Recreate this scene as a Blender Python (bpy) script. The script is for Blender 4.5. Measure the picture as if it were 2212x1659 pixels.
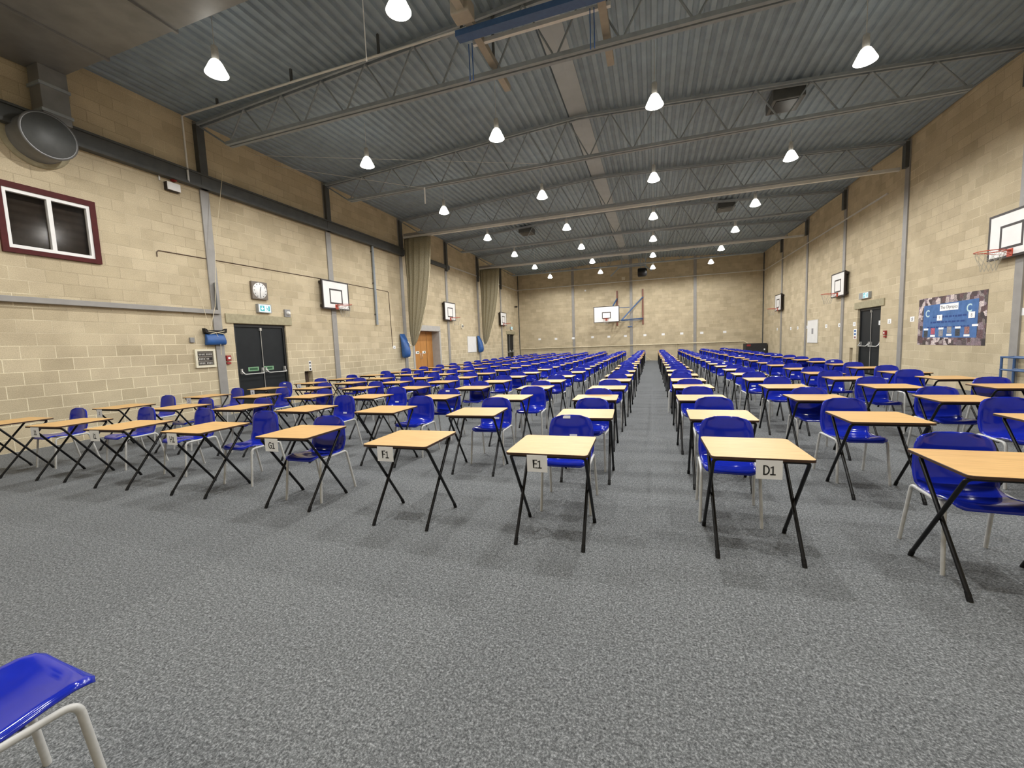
import bpy, bmesh, math, random
from mathutils import Vector, Matrix

# ------------------------------------------------------------------ camera, world, exposure
S = bpy.context.scene
C = S.collection
for o in list(bpy.data.objects):
    bpy.data.objects.remove(o, do_unlink=True)
random.seed(7)
PI = math.pi

cam_d = bpy.data.cameras.new('camera')
cam = bpy.data.objects.new('camera', cam_d)
C.objects.link(cam)
cam_d.sensor_fit = 'HORIZONTAL'
cam_d.sensor_width = 36.0
cam_d.lens = 36.0 * 893.42 / 2212.0
cam_d.clip_start, cam_d.clip_end = 0.02, 120
pit, yaw, rol = 0.0930133, 0.328647, -0.0380572
fw = Vector((-math.sin(yaw) * math.cos(pit), math.cos(yaw) * math.cos(pit), -math.sin(pit)))
r0 = Vector((math.cos(yaw), math.sin(yaw), 0))
u0 = r0.cross(fw)
rr = r0 * math.cos(rol) + u0 * math.sin(rol)
uu = -r0 * math.sin(rol) + u0 * math.cos(rol)
M = Matrix((rr, uu, -fw)).transposed().to_4x4()
M.translation = (0, 0, 1.4902)
cam.matrix_world = M
S.camera = cam

w = bpy.data.worlds.new('world')
S.world = w
w.use_nodes = True
w.node_tree.nodes['Background'].inputs[0].default_value = (0.6, 0.65, 0.7, 1)
w.node_tree.nodes['Background'].inputs[1].default_value = 0.05
S.view_settings.view_transform = 'Standard'
S.view_settings.look = 'None'
S.view_settings.gamma = 1.0
S.view_settings.exposure = 0.0
S.view_settings.use_curve_mapping = False
LAMP_W = 330.0
LAMP_COL = (1.0, 0.985, 0.955)

# room: left wall, right wall, far wall, near wall
LX, RX, FY, NY = -10.27, 7.18, 32.41, -2.2
EAVE, RIDGE, RIDGE_X = 7.05, 7.50, -1.80
PIL = [7.52, 11.57, 15.82, 19.96, 24.11, 28.23]

# ------------------------------------------------------------------ materials
def mat(name, col, rough=0.6, metal=0.0, spec=0.5, emit=None, estr=1.0):
    m = bpy.data.materials.new(name)
    m.use_nodes = True
    b = m.node_tree.nodes['Principled BSDF']
    b.inputs['Base Color'].default_value = (*col, 1)
    b.inputs['Roughness'].default_value = rough
    b.inputs['Metallic'].default_value = metal
    b.inputs['Specular IOR Level'].default_value = spec
    if emit:
        b.inputs['Emission Color'].default_value = (*emit, 1)
        b.inputs['Emission Strength'].default_value = estr
    return m

def nd(m, t, **kw):
    n = m.node_tree.nodes.new(t)
    for k, v in kw.items():
        setattr(n, k, v)
    return n

def lk(m, a, b):
    m.node_tree.links.new(a, b)

def ramp(m, fac, stops):
    r = nd(m, 'ShaderNodeValToRGB')
    e = r.color_ramp.elements
    while len(e) < len(stops):
        e.new(0.5)
    for i, (p, c) in enumerate(stops):
        e[i].position = p
        e[i].color = (*c, 1) if len(c) == 3 else c
    lk(m, fac, r.inputs[0])
    return r.outputs[0]

def mix(m, a, b, fac, mode='MIX'):
    n = nd(m, 'ShaderNodeMix', data_type='RGBA', blend_type=mode)
    for s, v in ((n.inputs[0], fac), (n.inputs[6], a), (n.inputs[7], b)):
        if isinstance(v, (int, float)):
            s.default_value = v
        elif isinstance(v, tuple):
            s.default_value = (*v, 1)
        else:
            lk(m, v, s)
    return n.outputs[2]

def noise(m, vec, scale, detail=3, rough=0.55):
    n = nd(m, 'ShaderNodeTexNoise')
    n.inputs['Scale'].default_value = scale
    n.inputs['Detail'].default_value = detail
    n.inputs['Roughness'].default_value = rough
    if vec is not None:
        lk(m, vec, n.inputs['Vector'])
    return n.outputs['Fac']

def bump(m, h, strength, dist):
    b = nd(m, 'ShaderNodeBump')
    b.inputs['Strength'].default_value = strength
    b.inputs['Distance'].default_value = dist
    lk(m, h, b.inputs['Height'])
    lk(m, b.outputs[0], m.node_tree.nodes['Principled BSDF'].inputs['Normal'])

def block_wall(name, axis, pale_top=0.26, mortar=0.0075):
    m = mat(name, (0.4, 0.34, 0.22), 0.95, spec=0.1)
    P = m.node_tree.nodes['Principled BSDF']
    g = nd(m, 'ShaderNodeNewGeometry')
    sp = nd(m, 'ShaderNodeSeparateXYZ')
    lk(m, g.outputs['Position'], sp.inputs[0])
    cb = nd(m, 'ShaderNodeCombineXYZ')
    lk(m, sp.outputs[axis], cb.inputs[0])
    lk(m, sp.outputs[2], cb.inputs[1])
    v = cb.outputs[0]
    br = nd(m, 'ShaderNodeTexBrick', offset=0.5, squash=1.0)
    br.inputs['Scale'].default_value = 1.0
    br.inputs['Brick Width'].default_value = 0.45
    br.inputs['Row Height'].default_value = 0.225
    br.inputs['Mortar Size'].default_value = mortar
    br.inputs['Mortar Smooth'].default_value = 0.3
    br.inputs['Bias'].default_value = 0.0
    br.inputs['Color1'].default_value = (0.515, 0.440, 0.305, 1)
    br.inputs['Color2'].default_value = (0.625, 0.540, 0.385, 1)
    lk(m, v, br.inputs['Vector'])
    big = noise(m, v, 0.55, 3)
    hz = nd(m, 'ShaderNodeMapRange')                  # the lower courses were repointed in pale mortar
    lk(m, sp.outputs[2], hz.inputs['Value'])
    hz.inputs['From Min'].default_value = 2.5
    hz.inputs['From Max'].default_value = 1.1
    hz.inputs['To Min'].default_value = -0.06
    hz.inputs['To Max'].default_value = pale_top
    sm = nd(m, 'ShaderNodeMath', operation='ADD')
    lk(m, big, sm.inputs[0])
    lk(m, hz.outputs[0], sm.inputs[1])
    pale = ramp(m, sm.outputs[0], [(0.42, (0.47, 0.40, 0.28)), (0.68, (0.86, 0.78, 0.58))])
    lk(m, pale, br.inputs['Mortar'])
    spk = noise(m, v, 70, 4, 0.7)
    c = mix(m, br.outputs['Color'], ramp(m, spk, [(0.3, (0.78, 0.77, 0.76)), (0.7, (1.12, 1.12, 1.12))]), 1.0, 'MULTIPLY')
    st = noise(m, v, 1.7, 5, 0.6)
    c = mix(m, c, ramp(m, st, [(0.3, (0.86, 0.85, 0.84)), (0.65, (1.04, 1.04, 1.03))]), 1.0, 'MULTIPLY')
    lk(m, c, P.inputs['Base Color'])
    inv = nd(m, 'ShaderNodeMath', operation='SUBTRACT')
    inv.inputs[0].default_value = 1.0
    lk(m, br.outputs['Fac'], inv.inputs[1])
    ad = nd(m, 'ShaderNodeMath', operation='MULTIPLY_ADD')
    lk(m, spk, ad.inputs[0])
    ad.inputs[1].default_value = 0.5
    lk(m, inv.outputs[0], ad.inputs[2])
    bump(m, ad.outputs[0], 0.5, 0.006)
    return m

def carpet_mat():
    m = mat('grey carpet', (0.2, 0.2, 0.2), 1.0, spec=0.05)
    P = m.node_tree.nodes['Principled BSDF']
    g = nd(m, 'ShaderNodeNewGeometry')
    v = g.outputs['Position']
    n1 = noise(m, v, 95, 5, 0.8)
    n2 = noise(m, v, 38, 3, 0.6)
    c = ramp(m, n1, [(0.32, (0.040, 0.0425, 0.0445)), (0.5, (0.160, 0.168, 0.172)), (0.68, (0.43, 0.445, 0.452))])
    c = mix(m, c, ramp(m, n2, [(0.3, (0.70, 0.70, 0.70)), (0.7, (1.24, 1.24, 1.24))]), 1.0, 'MULTIPLY')
    br = nd(m, 'ShaderNodeTexBrick', offset=0.0)
    br.inputs['Scale'].default_value = 1.0
    br.inputs['Brick Width'].default_value = 1.0
    br.inputs['Row Height'].default_value = 1.0
    br.inputs['Mortar Size'].default_value = 0.004
    br.inputs['Color1'].default_value = (0.94, 0.94, 0.945, 1)
    br.inputs['Color2'].default_value = (1.04, 1.04, 1.04, 1)
    br.inputs['Mortar'].default_value = (1.1, 1.1, 1.1, 1)
    lk(m, v, br.inputs['Vector'])
    c = mix(m, c, br.outputs['Color'], 1.0, 'MULTIPLY')
    lk(m, c, P.inputs['Base Color'])
    bump(m, n1, 0.6, 0.004)
    return m

def wood_mat(name, c1, c2, scale=(2.2, 34, 10), rough=0.42):
    m = mat(name, c1, rough, spec=0.35)
    P = m.node_tree.nodes['Principled BSDF']
    t = nd(m, 'ShaderNodeTexCoord')
    oi = nd(m, 'ShaderNodeObjectInfo')
    mp = nd(m, 'ShaderNodeMapping')
    mp.inputs['Scale'].default_value = scale
    lk(m, t.outputs['Object'], mp.inputs['Vector'])
    ml = nd(m, 'ShaderNodeMath', operation='MULTIPLY')
    lk(m, oi.outputs['Random'], ml.inputs[0])
    ml.inputs[1].default_value = 40
    cb = nd(m, 'ShaderNodeCombineXYZ')
    lk(m, ml.outputs[0], cb.inputs[0])
    lk(m, ml.outputs[0], cb.inputs[1])
    lk(m, cb.outputs[0], mp.inputs['Location'])
    n = noise(m, mp.outputs[0], 2.2, 6, 0.65)
    c = ramp(m, n, [(0.30, c2), (0.55, c1), (0.8, tuple(min(1, k * 1.1) for k in c1))])
    lk(m, c, P.inputs['Base Color'])
    return m

def speck(name, col, amount, scale, rough, metal=0.0, spec=0.5):
    """a painted or moulded surface with a little procedural variation"""
    m = mat(name, col, rough, metal, spec)
    t = nd(m, 'ShaderNodeTexCoord')
    n = noise(m, t.outputs['Object'], scale, 4)
    lo = tuple(k * (1 - amount) for k in col)
    hi = tuple(min(1, k * (1 + amount)) for k in col)
    lk(m, ramp(m, n, [(0.3, lo), (0.7, hi)]), m.node_tree.nodes['Principled BSDF'].inputs['Base Color'])
    return m

M_BLOCK_Y = block_wall('buff block wall along the hall', 1)
M_BLOCK_R = block_wall('buff block wall on the right', 1, 0.0, 0.006)
M_BLOCK_X = block_wall('buff block wall across the hall', 0, -0.02, 0.006)
M_CARPET = carpet_mat()
M_BEECH = wood_mat('beech laminate', (0.69, 0.425, 0.165), (0.57, 0.33, 0.12))
M_EDGE = speck('dark brown edge band', (0.055, 0.026, 0.014), 0.2, 30, 0.5)
M_BLACK = speck('black painted steel', (0.0045, 0.0045, 0.005), 0.2, 40, 0.36, spec=0.35)
M_RUBBER = speck('black rubber', (0.006, 0.006, 0.006), 0.2, 40, 0.7, spec=0.3)
M_BLUE = speck('royal blue polypropylene', (0.010, 0.024, 0.40), 0.10, 9, 0.10, spec=0.55)
M_LGREY = speck('light grey painted steel', (0.56, 0.56, 0.54), 0.08, 30, 0.4)
M_PAPER = speck('white paper', (0.88, 0.89, 0.90), 0.02, 20, 0.8, spec=0.2)
M_INK = mat('black ink', (0.012, 0.012, 0.014), 0.7)
M_DECK = speck('dark grey steel deck', (0.26, 0.325, 0.38), 0.12, 3, 0.55, spec=0.3)
M_STEEL = speck('grey painted steelwork', (0.27, 0.305, 0.335), 0.12, 6, 0.5)
M_DSTEEL = speck('dark grey steelwork', (0.075, 0.08, 0.08), 0.15, 6, 0.5)
M_PILG = speck('grey painted column', (0.285, 0.275, 0.26), 0.08, 5, 0.45)
M_ALU = speck('pale aluminium', (0.70, 0.70, 0.68), 0.06, 8, 0.4, metal=0.2)
M_WHITE = speck('white board paint', (0.80, 0.80, 0.79), 0.03, 4, 0.4)
M_BFRAME = speck('black brown painted wood', (0.022, 0.015, 0.014), 0.2, 12, 0.5)
M_ORANGE = speck('orange red painted steel', (0.55, 0.085, 0.045), 0.12, 20, 0.4)
M_NET = mat('grey net cord', (0.42, 0.40, 0.34), 0.8)
M_DOOR = speck('charcoal door paint', (0.012, 0.0145, 0.0165), 0.15, 6, 0.55, spec=0.25)
M_DFRAME = speck('black door frame paint', (0.012, 0.013, 0.014), 0.15, 6, 0.5)
M_STONE = speck('pale stone lintel', (0.36, 0.325, 0.22), 0.12, 14, 0.9, spec=0.1)
M_SILVER = speck('brushed silver metal', (0.62, 0.62, 0.60), 0.06, 20, 0.3, metal=0.6)
M_GREEN = speck('pale green sign', (0.20, 0.38, 0.22), 0.1, 30, 0.5)
M_DGREEN = mat('dark green print', (0.02, 0.09, 0.035), 0.6)
M_PINE = wood_mat('orange varnished pine', (0.52, 0.245, 0.07), (0.40, 0.17, 0.04), (14, 14, 1.2), 0.4)
M_REVEAL = speck('grey painted reveal', (0.42, 0.41, 0.39), 0.06, 6, 0.6)
M_RED = speck('red plastic', (0.30, 0.028, 0.028), 0.12, 20, 0.4)
M_MAROON = speck('maroon painted frame', (0.075, 0.012, 0.012), 0.15, 8, 0.6, spec=0.2)
M_BAG = speck('blue vinyl bag', (0.022, 0.095, 0.31), 0.2, 9, 0.45)
M_BLUEST = speck('blue painted steel', (0.05, 0.11, 0.25), 0.12, 12, 0.4)
M_TAN = speck('tan painted timber', (0.36, 0.325, 0.27), 0.08, 8, 0.6)
M_CREAM = speck('cream plastic', (0.70, 0.66, 0.52), 0.05, 20, 0.5)
M_GREYP = speck('mid grey plastic', (0.25, 0.25, 0.25), 0.1, 20, 0.5)
M_CLOCKF = speck('brown clock case', (0.15, 0.125, 0.10), 0.1, 12, 0.5)
M_SIGNBOX = speck('grey sign housing', (0.30, 0.31, 0.31), 0.08, 14, 0.4)
M_SIGNLIT = mat('lit white sign face', (0.7, 0.85, 0.9), 0.5, emit=(0.75, 0.95, 1.0), estr=0.45)
M_SIGNTEAL = mat('lit teal sign print', (0.05, 0.35, 0.4), 0.5, emit=(0.08, 0.45, 0.5), estr=0.25)
M_BELL = mat('lit prismatic bell', (0.9, 0.9, 0.88), 0.4, emit=(1.0, 0.96, 0.86), estr=6.0)
M_BULB = mat('glowing lamp lens', (1, 1, 1), 0.4, emit=(1.0, 0.97, 0.90), estr=14.0)
for m_ in (M_BELL, M_BULB, M_SIGNLIT, M_SIGNTEAL):
    m_.cycles.emission_sampling = 'NONE'
M_HANDR = speck('cream painted handrail', (0.70, 0.62, 0.44), 0.1, 10, 0.5)
M_BANBLUE = speck('blue display paper', (0.085, 0.17, 0.38), 0.15, 9, 0.8, spec=0.15)
M_BANINK = mat('dark blue display lettering', (0.018, 0.055, 0.22), 0.8)
M_TEALINK = mat('pale teal lettering', (0.50, 0.68, 0.72), 0.8)
M_PINK = speck('red display picture', (0.45, 0.10, 0.15), 0.4, 30, 0.8)
M_DARKPIC = speck('dark display picture', (0.05, 0.055, 0.065), 0.6, 30, 0.8)
M_GREYPIC = speck('grey display picture', (0.28, 0.27, 0.28), 0.4, 30, 0.8)
M_RUSTPIC = speck('brown display picture', (0.28, 0.14, 0.13), 0.5, 30, 0.8)
M_DUCT = speck('galvanised duct', (0.22, 0.225, 0.23), 0.15, 3, 0.45, metal=0.3)
M_DARK = mat('dark void', (0.02, 0.017, 0.015), 0.9)

def netting_mat():
    m = mat('olive netting', (0.30, 0.27, 0.18), 0.95, spec=0.05)
    nt = m.node_tree
    P = nt.nodes['Principled BSDF']
    g = nd(m, 'ShaderNodeNewGeometry')
    n = noise(m, g.outputs['Position'], 45, 3)
    lk(m, ramp(m, n, [(0.3, (0.235, 0.212, 0.14)), (0.7, (0.40, 0.36, 0.25))]), P.inputs['Base Color'])
    tr = nd(m, 'ShaderNodeBsdfTransparent')
    mx = nd(m, 'ShaderNodeMixShader')
    mx.inputs[0].default_value = 0.88
    lk(m, tr.outputs[0], mx.inputs[1])
    lk(m, P.outputs[0], mx.inputs[2])
    lk(m, mx.outputs[0], nt.nodes['Material Output'].inputs['Surface'])
    return m
M_CURTAIN = netting_mat()

def collage_mat():
    m = mat('collage of small photographs', (0.2, 0.16, 0.15), 0.55)
    P = m.node_tree.nodes['Principled BSDF']
    t = nd(m, 'ShaderNodeTexCoord')
    v = nd(m, 'ShaderNodeTexVoronoi', distance='CHEBYCHEV')
    v.inputs['Scale'].default_value = 7.0
    lk(m, t.outputs['Object'], v.inputs['Vector'])
    sp = nd(m, 'ShaderNodeSeparateColor')
    lk(m, v.outputs['Color'], sp.inputs[0])
    c = ramp(m, sp.outputs[0], [(0.0, (0.02, 0.02, 0.025)), (0.3, (0.11, 0.06, 0.065)), (0.5, (0.28, 0.23, 0.27)), (0.7, (0.05, 0.04, 0.035)), (0.9, (0.60, 0.55, 0.54))])
    n = noise(m, t.outputs['Object'], 38, 4, 0.7)
    c = mix(m, c, ramp(m, n, [(0.35, (0.5, 0.46, 0.5)), (0.65, (1.5, 1.4, 1.35))]), 1.0, 'MULTIPLY')
    lk(m, c, P.inputs['Base Color'])
    return m
M_COLLAGE = collage_mat()

def glass_mat():
    m = mat('window glass', (0.02, 0.02, 0.02), 0.1)
    nt = m.node_tree
    tr = nd(m, 'ShaderNodeBsdfTransparent')
    tr.inputs[0].default_value = (0.85, 0.83, 0.8, 1)
    gl = nd(m, 'ShaderNodeBsdfGlossy')
    gl.inputs['Roughness'].default_value = 0.12
    mx = nd(m, 'ShaderNodeMixShader')
    mx.inputs[0].default_value = 0.012
    lk(m, tr.outputs[0], mx.inputs[1])
    lk(m, gl.outputs[0], mx.inputs[2])
    lk(m, mx.outputs[0], nt.nodes['Material Output'].inputs['Surface'])
    return m
M_GLAZE = glass_mat()
M_BLIND = speck('dark brown roller blind', (0.045, 0.036, 0.03), 0.15, 6, 0.75, spec=0.2)

# ------------------------------------------------------------------ mesh helpers
class MB:
    def __init__(s):
        s.v, s.f, s.mi, s.sm = [], [], [], []
    def add(s, verts, faces, mi=0, smooth=False):
        b = len(s.v)
        s.v += [tuple(p) for p in verts]
        for f in faces:
            s.f.append(tuple(i + b for i in f))
            s.mi.append(mi)
            s.sm.append(smooth)
        return s
    def box(s, x0, x1, y0, y1, z0, z1, mi=0):
        v = [(x0, y0, z0), (x1, y0, z0), (x1, y1, z0), (x0, y1, z0), (x0, y0, z1), (x1, y0, z1), (x1, y1, z1), (x0, y1, z1)]
        return s.add(v, [(0, 3, 2, 1), (4, 5, 6, 7), (0, 1, 5, 4), (1, 2, 6, 5), (2, 3, 7, 6), (3, 0, 4, 7)], mi)
    def tube(s, pts, r, n=8, mi=0, cap=True, r1=None):
        pts = [Vector(p) for p in pts]
        up = None
        rings = []
        for i, p in enumerate(pts):
            t = (pts[min(i + 1, len(pts) - 1)] - pts[max(i - 1, 0)]).normalized()
            if up is None:
                a = Vector((0, 0, 1)) if abs(t.z) < 0.9 else Vector((1, 0, 0))
                up = t.cross(a).normalized()
            up = (up - t * up.dot(t)).normalized()
            sd = t.cross(up)
            q = r if r1 is None else r + (r1 - r) * i / (len(pts) - 1)
            rings.append([p + (up * math.cos(2 * PI * k / n) + sd * math.sin(2 * PI * k / n)) * q for k in range(n)])
        v = [p for ring in rings for p in ring]
        f = []
        for i in range(len(rings) - 1):
            for k in range(n):
                a, b = i * n + k, i * n + (k + 1) % n
                f.append((a, b, b + n, a + n))
        s.add(v, f, mi, True)
        if cap:
            b = len(rings) * n - n
            s.add(rings[0], [tuple(range(n))[::-1]], mi)
            s.add(rings[-1], [tuple(range(n))], mi)
        return s
    def bar(s, a, b, w, h, mi=0):
        """rectangular bar from a to b"""
        a, b = Vector(a), Vector(b)
        t = (b - a).normalized()
        x = t.cross(Vector((0, 0, 1)))
        if x.length < 1e-3:
            x = Vector((1, 0, 0))
        x.normalize()
        y = x.cross(t)
        v = [p + x * i * w / 2 + y * j * h / 2 for p in (a, b) for i, j in ((-1, -1), (1, -1), (1, 1), (-1, 1))]
        return s.add(v, [(0, 1, 2, 3), (7, 6, 5, 4), (0, 4, 5, 1), (1, 5, 6, 2), (2, 6, 7, 3), (3, 7, 4, 0)], mi)
    def lathe(s, prof, n=20, mi=0, axis='z', cx=0, cy=0, cz=0):
        v = []
        for r, h in prof:
            for k in range(n):
                a = 2 * PI * k / n
                if axis == 'z':
                    v.append((cx + r * math.cos(a), cy + r * math.sin(a), cz + h))
                else:
                    v.append((cx + h, cy + r * math.cos(a), cz + r * math.sin(a)))
        f = []
        for i in range(len(prof) - 1):
            for k in range(n):
                a, b = i * n + k, i * n + (k + 1) % n
                f.append((a, b, b + n, a + n))
        s.add(v, f, mi, True)
        s.add([v[k] for k in range(n)], [tuple(range(n))[::-1]], mi)
        m = (len(prof) - 1) * n
        s.add([v[m + k] for k in range(n)], [tuple(range(n))], mi)
        return s
    def build(s, name, mats, parent=None, loc=None, bevel=0.0):
        me = bpy.data.meshes.new(name)
        me.from_pydata(s.v, [], s.f)
        if not isinstance(mats, (list, tuple)):
            mats = [mats]
        for m in mats:
            me.materials.append(m)
        me.polygons.foreach_set('material_index', s.mi)
        me.polygons.foreach_set('use_smooth', s.sm)
        bm = bmesh.new()
        bm.from_mesh(me)
        if bevel:
            bmesh.ops.remove_doubles(bm, verts=bm.verts, dist=1e-5)
            ed = [e for e in bm.edges if len(e.link_faces) == 2 and e.calc_face_angle(0) > 0.5]
            bmesh.ops.bevel(bm, geom=ed, offset=bevel, segments=2, affect='EDGES', profile=0.6)
        bmesh.ops.recalc_face_normals(bm, faces=bm.faces)
        bm.to_mesh(me)
        bm.free()
        me.update()
        o = bpy.data.objects.new(name, me)
        C.objects.link(o)
        if parent:
            o.parent = parent
        if loc:
            o.location = loc
        return o

def tag(o, label=None, cat=None, group=None, kind=None):
    if label:
        o['label'] = label
    if cat:
        o['category'] = cat
    if group:
        o['group'] = group
    if kind:
        o['kind'] = kind
    return o

def thing(name, label, cat, loc=(0, 0, 0), rz=0.0, group=None):
    o = bpy.data.objects.new(name, None)
    o.empty_display_size = 0.1
    C.objects.link(o)
    o.location = loc
    o.rotation_euler = (0, 0, rz)
    return tag(o, label, cat, group)

def copy_tree(o, parent=None):
    c = o.copy()
    C.objects.link(c)
    if parent:
        c.parent = parent
    for ch in list(o.children):
        copy_tree(ch, c)
    return c

def on_left(name, label, cat, y, z, group=None):
    return thing(name, label, cat, (LX, y, z), 0, group)          # local x out of the wall, y to the right as you face it
def on_right(name, label, cat, y, z, group=None):
    return thing(name, label, cat, (RX, y, z), PI, group)
def on_far(name, label, cat, x, z, group=None):
    return thing(name, label, cat, (x, FY, z), -PI / 2, group)

def fillet(pts, rad, n=5):
    pts = [Vector(p) for p in pts]
    out = [pts[0]]
    for i in range(1, len(pts) - 1):
        a, b, c = pts[i - 1], pts[i], pts[i + 1]
        d = min(rad, (a - b).length * 0.49, (c - b).length * 0.49)
        p, q = b + (a - b).normalized() * d, b + (c - b).normalized() * d
        for k in range(n + 1):
            t = k / n
            out.append(p * (1 - t) ** 2 + b * 2 * t * (1 - t) + q * t * t)
    out.append(pts[-1])
    return out

_text = {}
def text_mesh(s, size, mat_, name='lettering', parent=None, loc=(0, 0, 0), depth=0.0006, face='x', bold=0.0):
    """lettering as a thin mesh; face 'x': reads along +y, up +z, faces +x; face '-y': reads along +x, faces -y"""
    key = (s, size, mat_.name, face, bold)
    if key not in _text:
        cu = bpy.data.curves.new('t', 'FONT')
        cu.body = s
        cu.size = size
        cu.align_x = 'CENTER'
        cu.align_y = 'CENTER'
        cu.extrude = depth
        cu.offset = bold
        cu.resolution_u = 4
        to = bpy.data.objects.new('t', cu)
        C.objects.link(to)
        bpy.context.view_layer.update()
        me = bpy.data.meshes.new_from_object(to)
        bpy.data.objects.remove(to)
        if face == 'x':
            R = Matrix(((0, 0, 1, 0), (1, 0, 0, 0), (0, 1, 0, 0), (0, 0, 0, 1)))
        else:
            R = Matrix(((1, 0, 0, 0), (0, 0, -1, 0), (0, 1, 0, 0), (0, 0, 0, 1)))
        me.transform(R)
        me.materials.clear()
        me.materials.append(mat_)
        me.name = name
        _text[key] = me
    o = bpy.data.objects.new(name, _text[key])
    C.objects.link(o)
    o.location = loc
    if parent:
        o.parent = parent
    return o

def _arc(cx, cy, rx, ry, a0, a1, n=12):
    return [(cx + rx * math.cos(math.radians(a0 + (a1 - a0) * i / n)), cy + ry * math.sin(math.radians(a0 + (a1 - a0) * i / n))) for i in range(n + 1)]
GLYPH = {'1': (0.42, [[(0.04, 0.80), (0.23, 0.96), (0.23, 0.0)], [(0.02, 0.0), (0.43, 0.0)]]),
         'D': (0.62, [[(0.06, 0), (0.06, 1)], [(0.06, 1)] + _arc(0.22, 0.5, 0.36, 0.5, 90, -90) + [(0.06, 0)]]),
         'E': (0.50, [[(0.46, 0), (0.06, 0), (0.06, 1), (0.46, 1)], [(0.06, 0.52), (0.42, 0.52)]]),
         'F': (0.48, [[(0.06, 0), (0.06, 1), (0.46, 1)], [(0.06, 0.52), (0.42, 0.52)]]),
         'G': (0.64, [_arc(0.36, 0.5, 0.32, 0.5, 50, 325) + [(0.62, 0.47), (0.38, 0.47)]]),
         'H': (0.62, [[(0.06, 0), (0.06, 1)], [(0.56, 0), (0.56, 1)], [(0.06, 0.52), (0.56, 0.52)]]),
         'I': (0.16, [[(0.08, 0), (0.08, 1)]]),
         'J': (0.34, [[(0.26, 1), (0.26, 0.2)] + _arc(0.12, 0.17, 0.14, 0.17, 0, -110, 6)]),
         '2': (0.50, [_arc(0.25, 0.74, 0.20, 0.24, 160, -30, 10) + [(0.05, 0.0), (0.48, 0.0)]]),
         '3': (0.48, [_arc(0.22, 0.75, 0.20, 0.24, 140, -80, 10) + _arc(0.22, 0.26, 0.22, 0.26, 80, -145, 10)]),
         '4': (0.52, [[(0.38, 0), (0.38, 1), (0.03, 0.3), (0.5, 0.3)]]),
         '5': (0.48, [[(0.42, 1), (0.10, 1), (0.08, 0.56)] + _arc(0.22, 0.31, 0.22, 0.31, 100, -140, 12)]),
         '7': (0.48, [[(0.03, 1), (0.46, 1), (0.16, 0)]]),
         '8': (0.50, [_arc(0.25, 0.75, 0.18, 0.24, 90, 450, 14), _arc(0.25, 0.26, 0.22, 0.27, 90, 450, 14)]),
         '9': (0.50, [_arc(0.25, 0.70, 0.20, 0.28, 0, 360, 14) + [(0.44, 0.5), (0.34, 0.18), (0.12, 0.0)]]),
         '0': (0.52, [_arc(0.26, 0.5, 0.21, 0.5, 90, 450, 18)])}
_stroke = {}
def stroke_text(s, size, mat_, parent, loc, face='x', wt=0.145):
    """card lettering drawn from pen strokes; same facing rules as text_mesh"""
    key = (s, size, mat_.name, face)
    if key not in _stroke:
        tw = sum(GLYPH[c][0] + 0.12 for c in s) - 0.12
        b, off = MB(), -tw / 2
        to3 = (lambda x, y, d: (d, x, y)) if face == 'x' else (lambda x, y, d: (x, -d, y))
        for c in s:
            for ln in GLYPH[c][1]:
                P = [Vector(((x + off) * size, (y - 0.5) * size)) for x, y in ln]
                L_, R_ = [], []
                for i, p in enumerate(P):
                    d = (P[min(i + 1, len(P) - 1)] - P[max(i - 1, 0)]).normalized()
                    d1 = (P[min(i + 1, len(P) - 1)] - P[min(i, len(P) - 2)]).normalized()
                    k_ = 1 / max(0.5, abs(d.dot(d1)))
                    nn = Vector((-d.y, d.x)) * size * wt / 2 * k_
                    e_ = d * (size * wt / 2) * (-1 if i == 0 else 1 if i == len(P) - 1 else 0)
                    L_.append(p + nn + e_)
                    R_.append(p - nn + e_)
                n = len(P)
                v = [to3(q.x, q.y, 0.0) for q in L_ + R_] + [to3(q.x, q.y, 0.0006) for q in L_ + R_]
                f = []
                for i in range(n - 1):
                    f += [(2 * n + i, 2 * n + i + 1, 3 * n + i + 1, 3 * n + i), (n + i, n + i + 1, i + 1, i), (i, i + 1, 2 * n + i + 1, 2 * n + i), (3 * n + i, 3 * n + i + 1, n + i + 1, n + i)]
                b.add(v, f)
            off += GLYPH[c][0] + 0.12
        o = b.build('lettering', mat_)
        _stroke[key] = o.data
    else:
        o = bpy.data.objects.new('lettering', _stroke[key])
        C.objects.link(o)
    o.parent = parent
    o.location = loc
    return o

# ------------------------------------------------------------------ room shell
def struct(o):
    o['kind'] = 'structure'
    return o

b = MB()
b.box(LX - 0.3, RX + 0.3, NY - 0.3, FY + 0.3, -0.2, 0.0)
struct(b.build('floor', M_CARPET))

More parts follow.
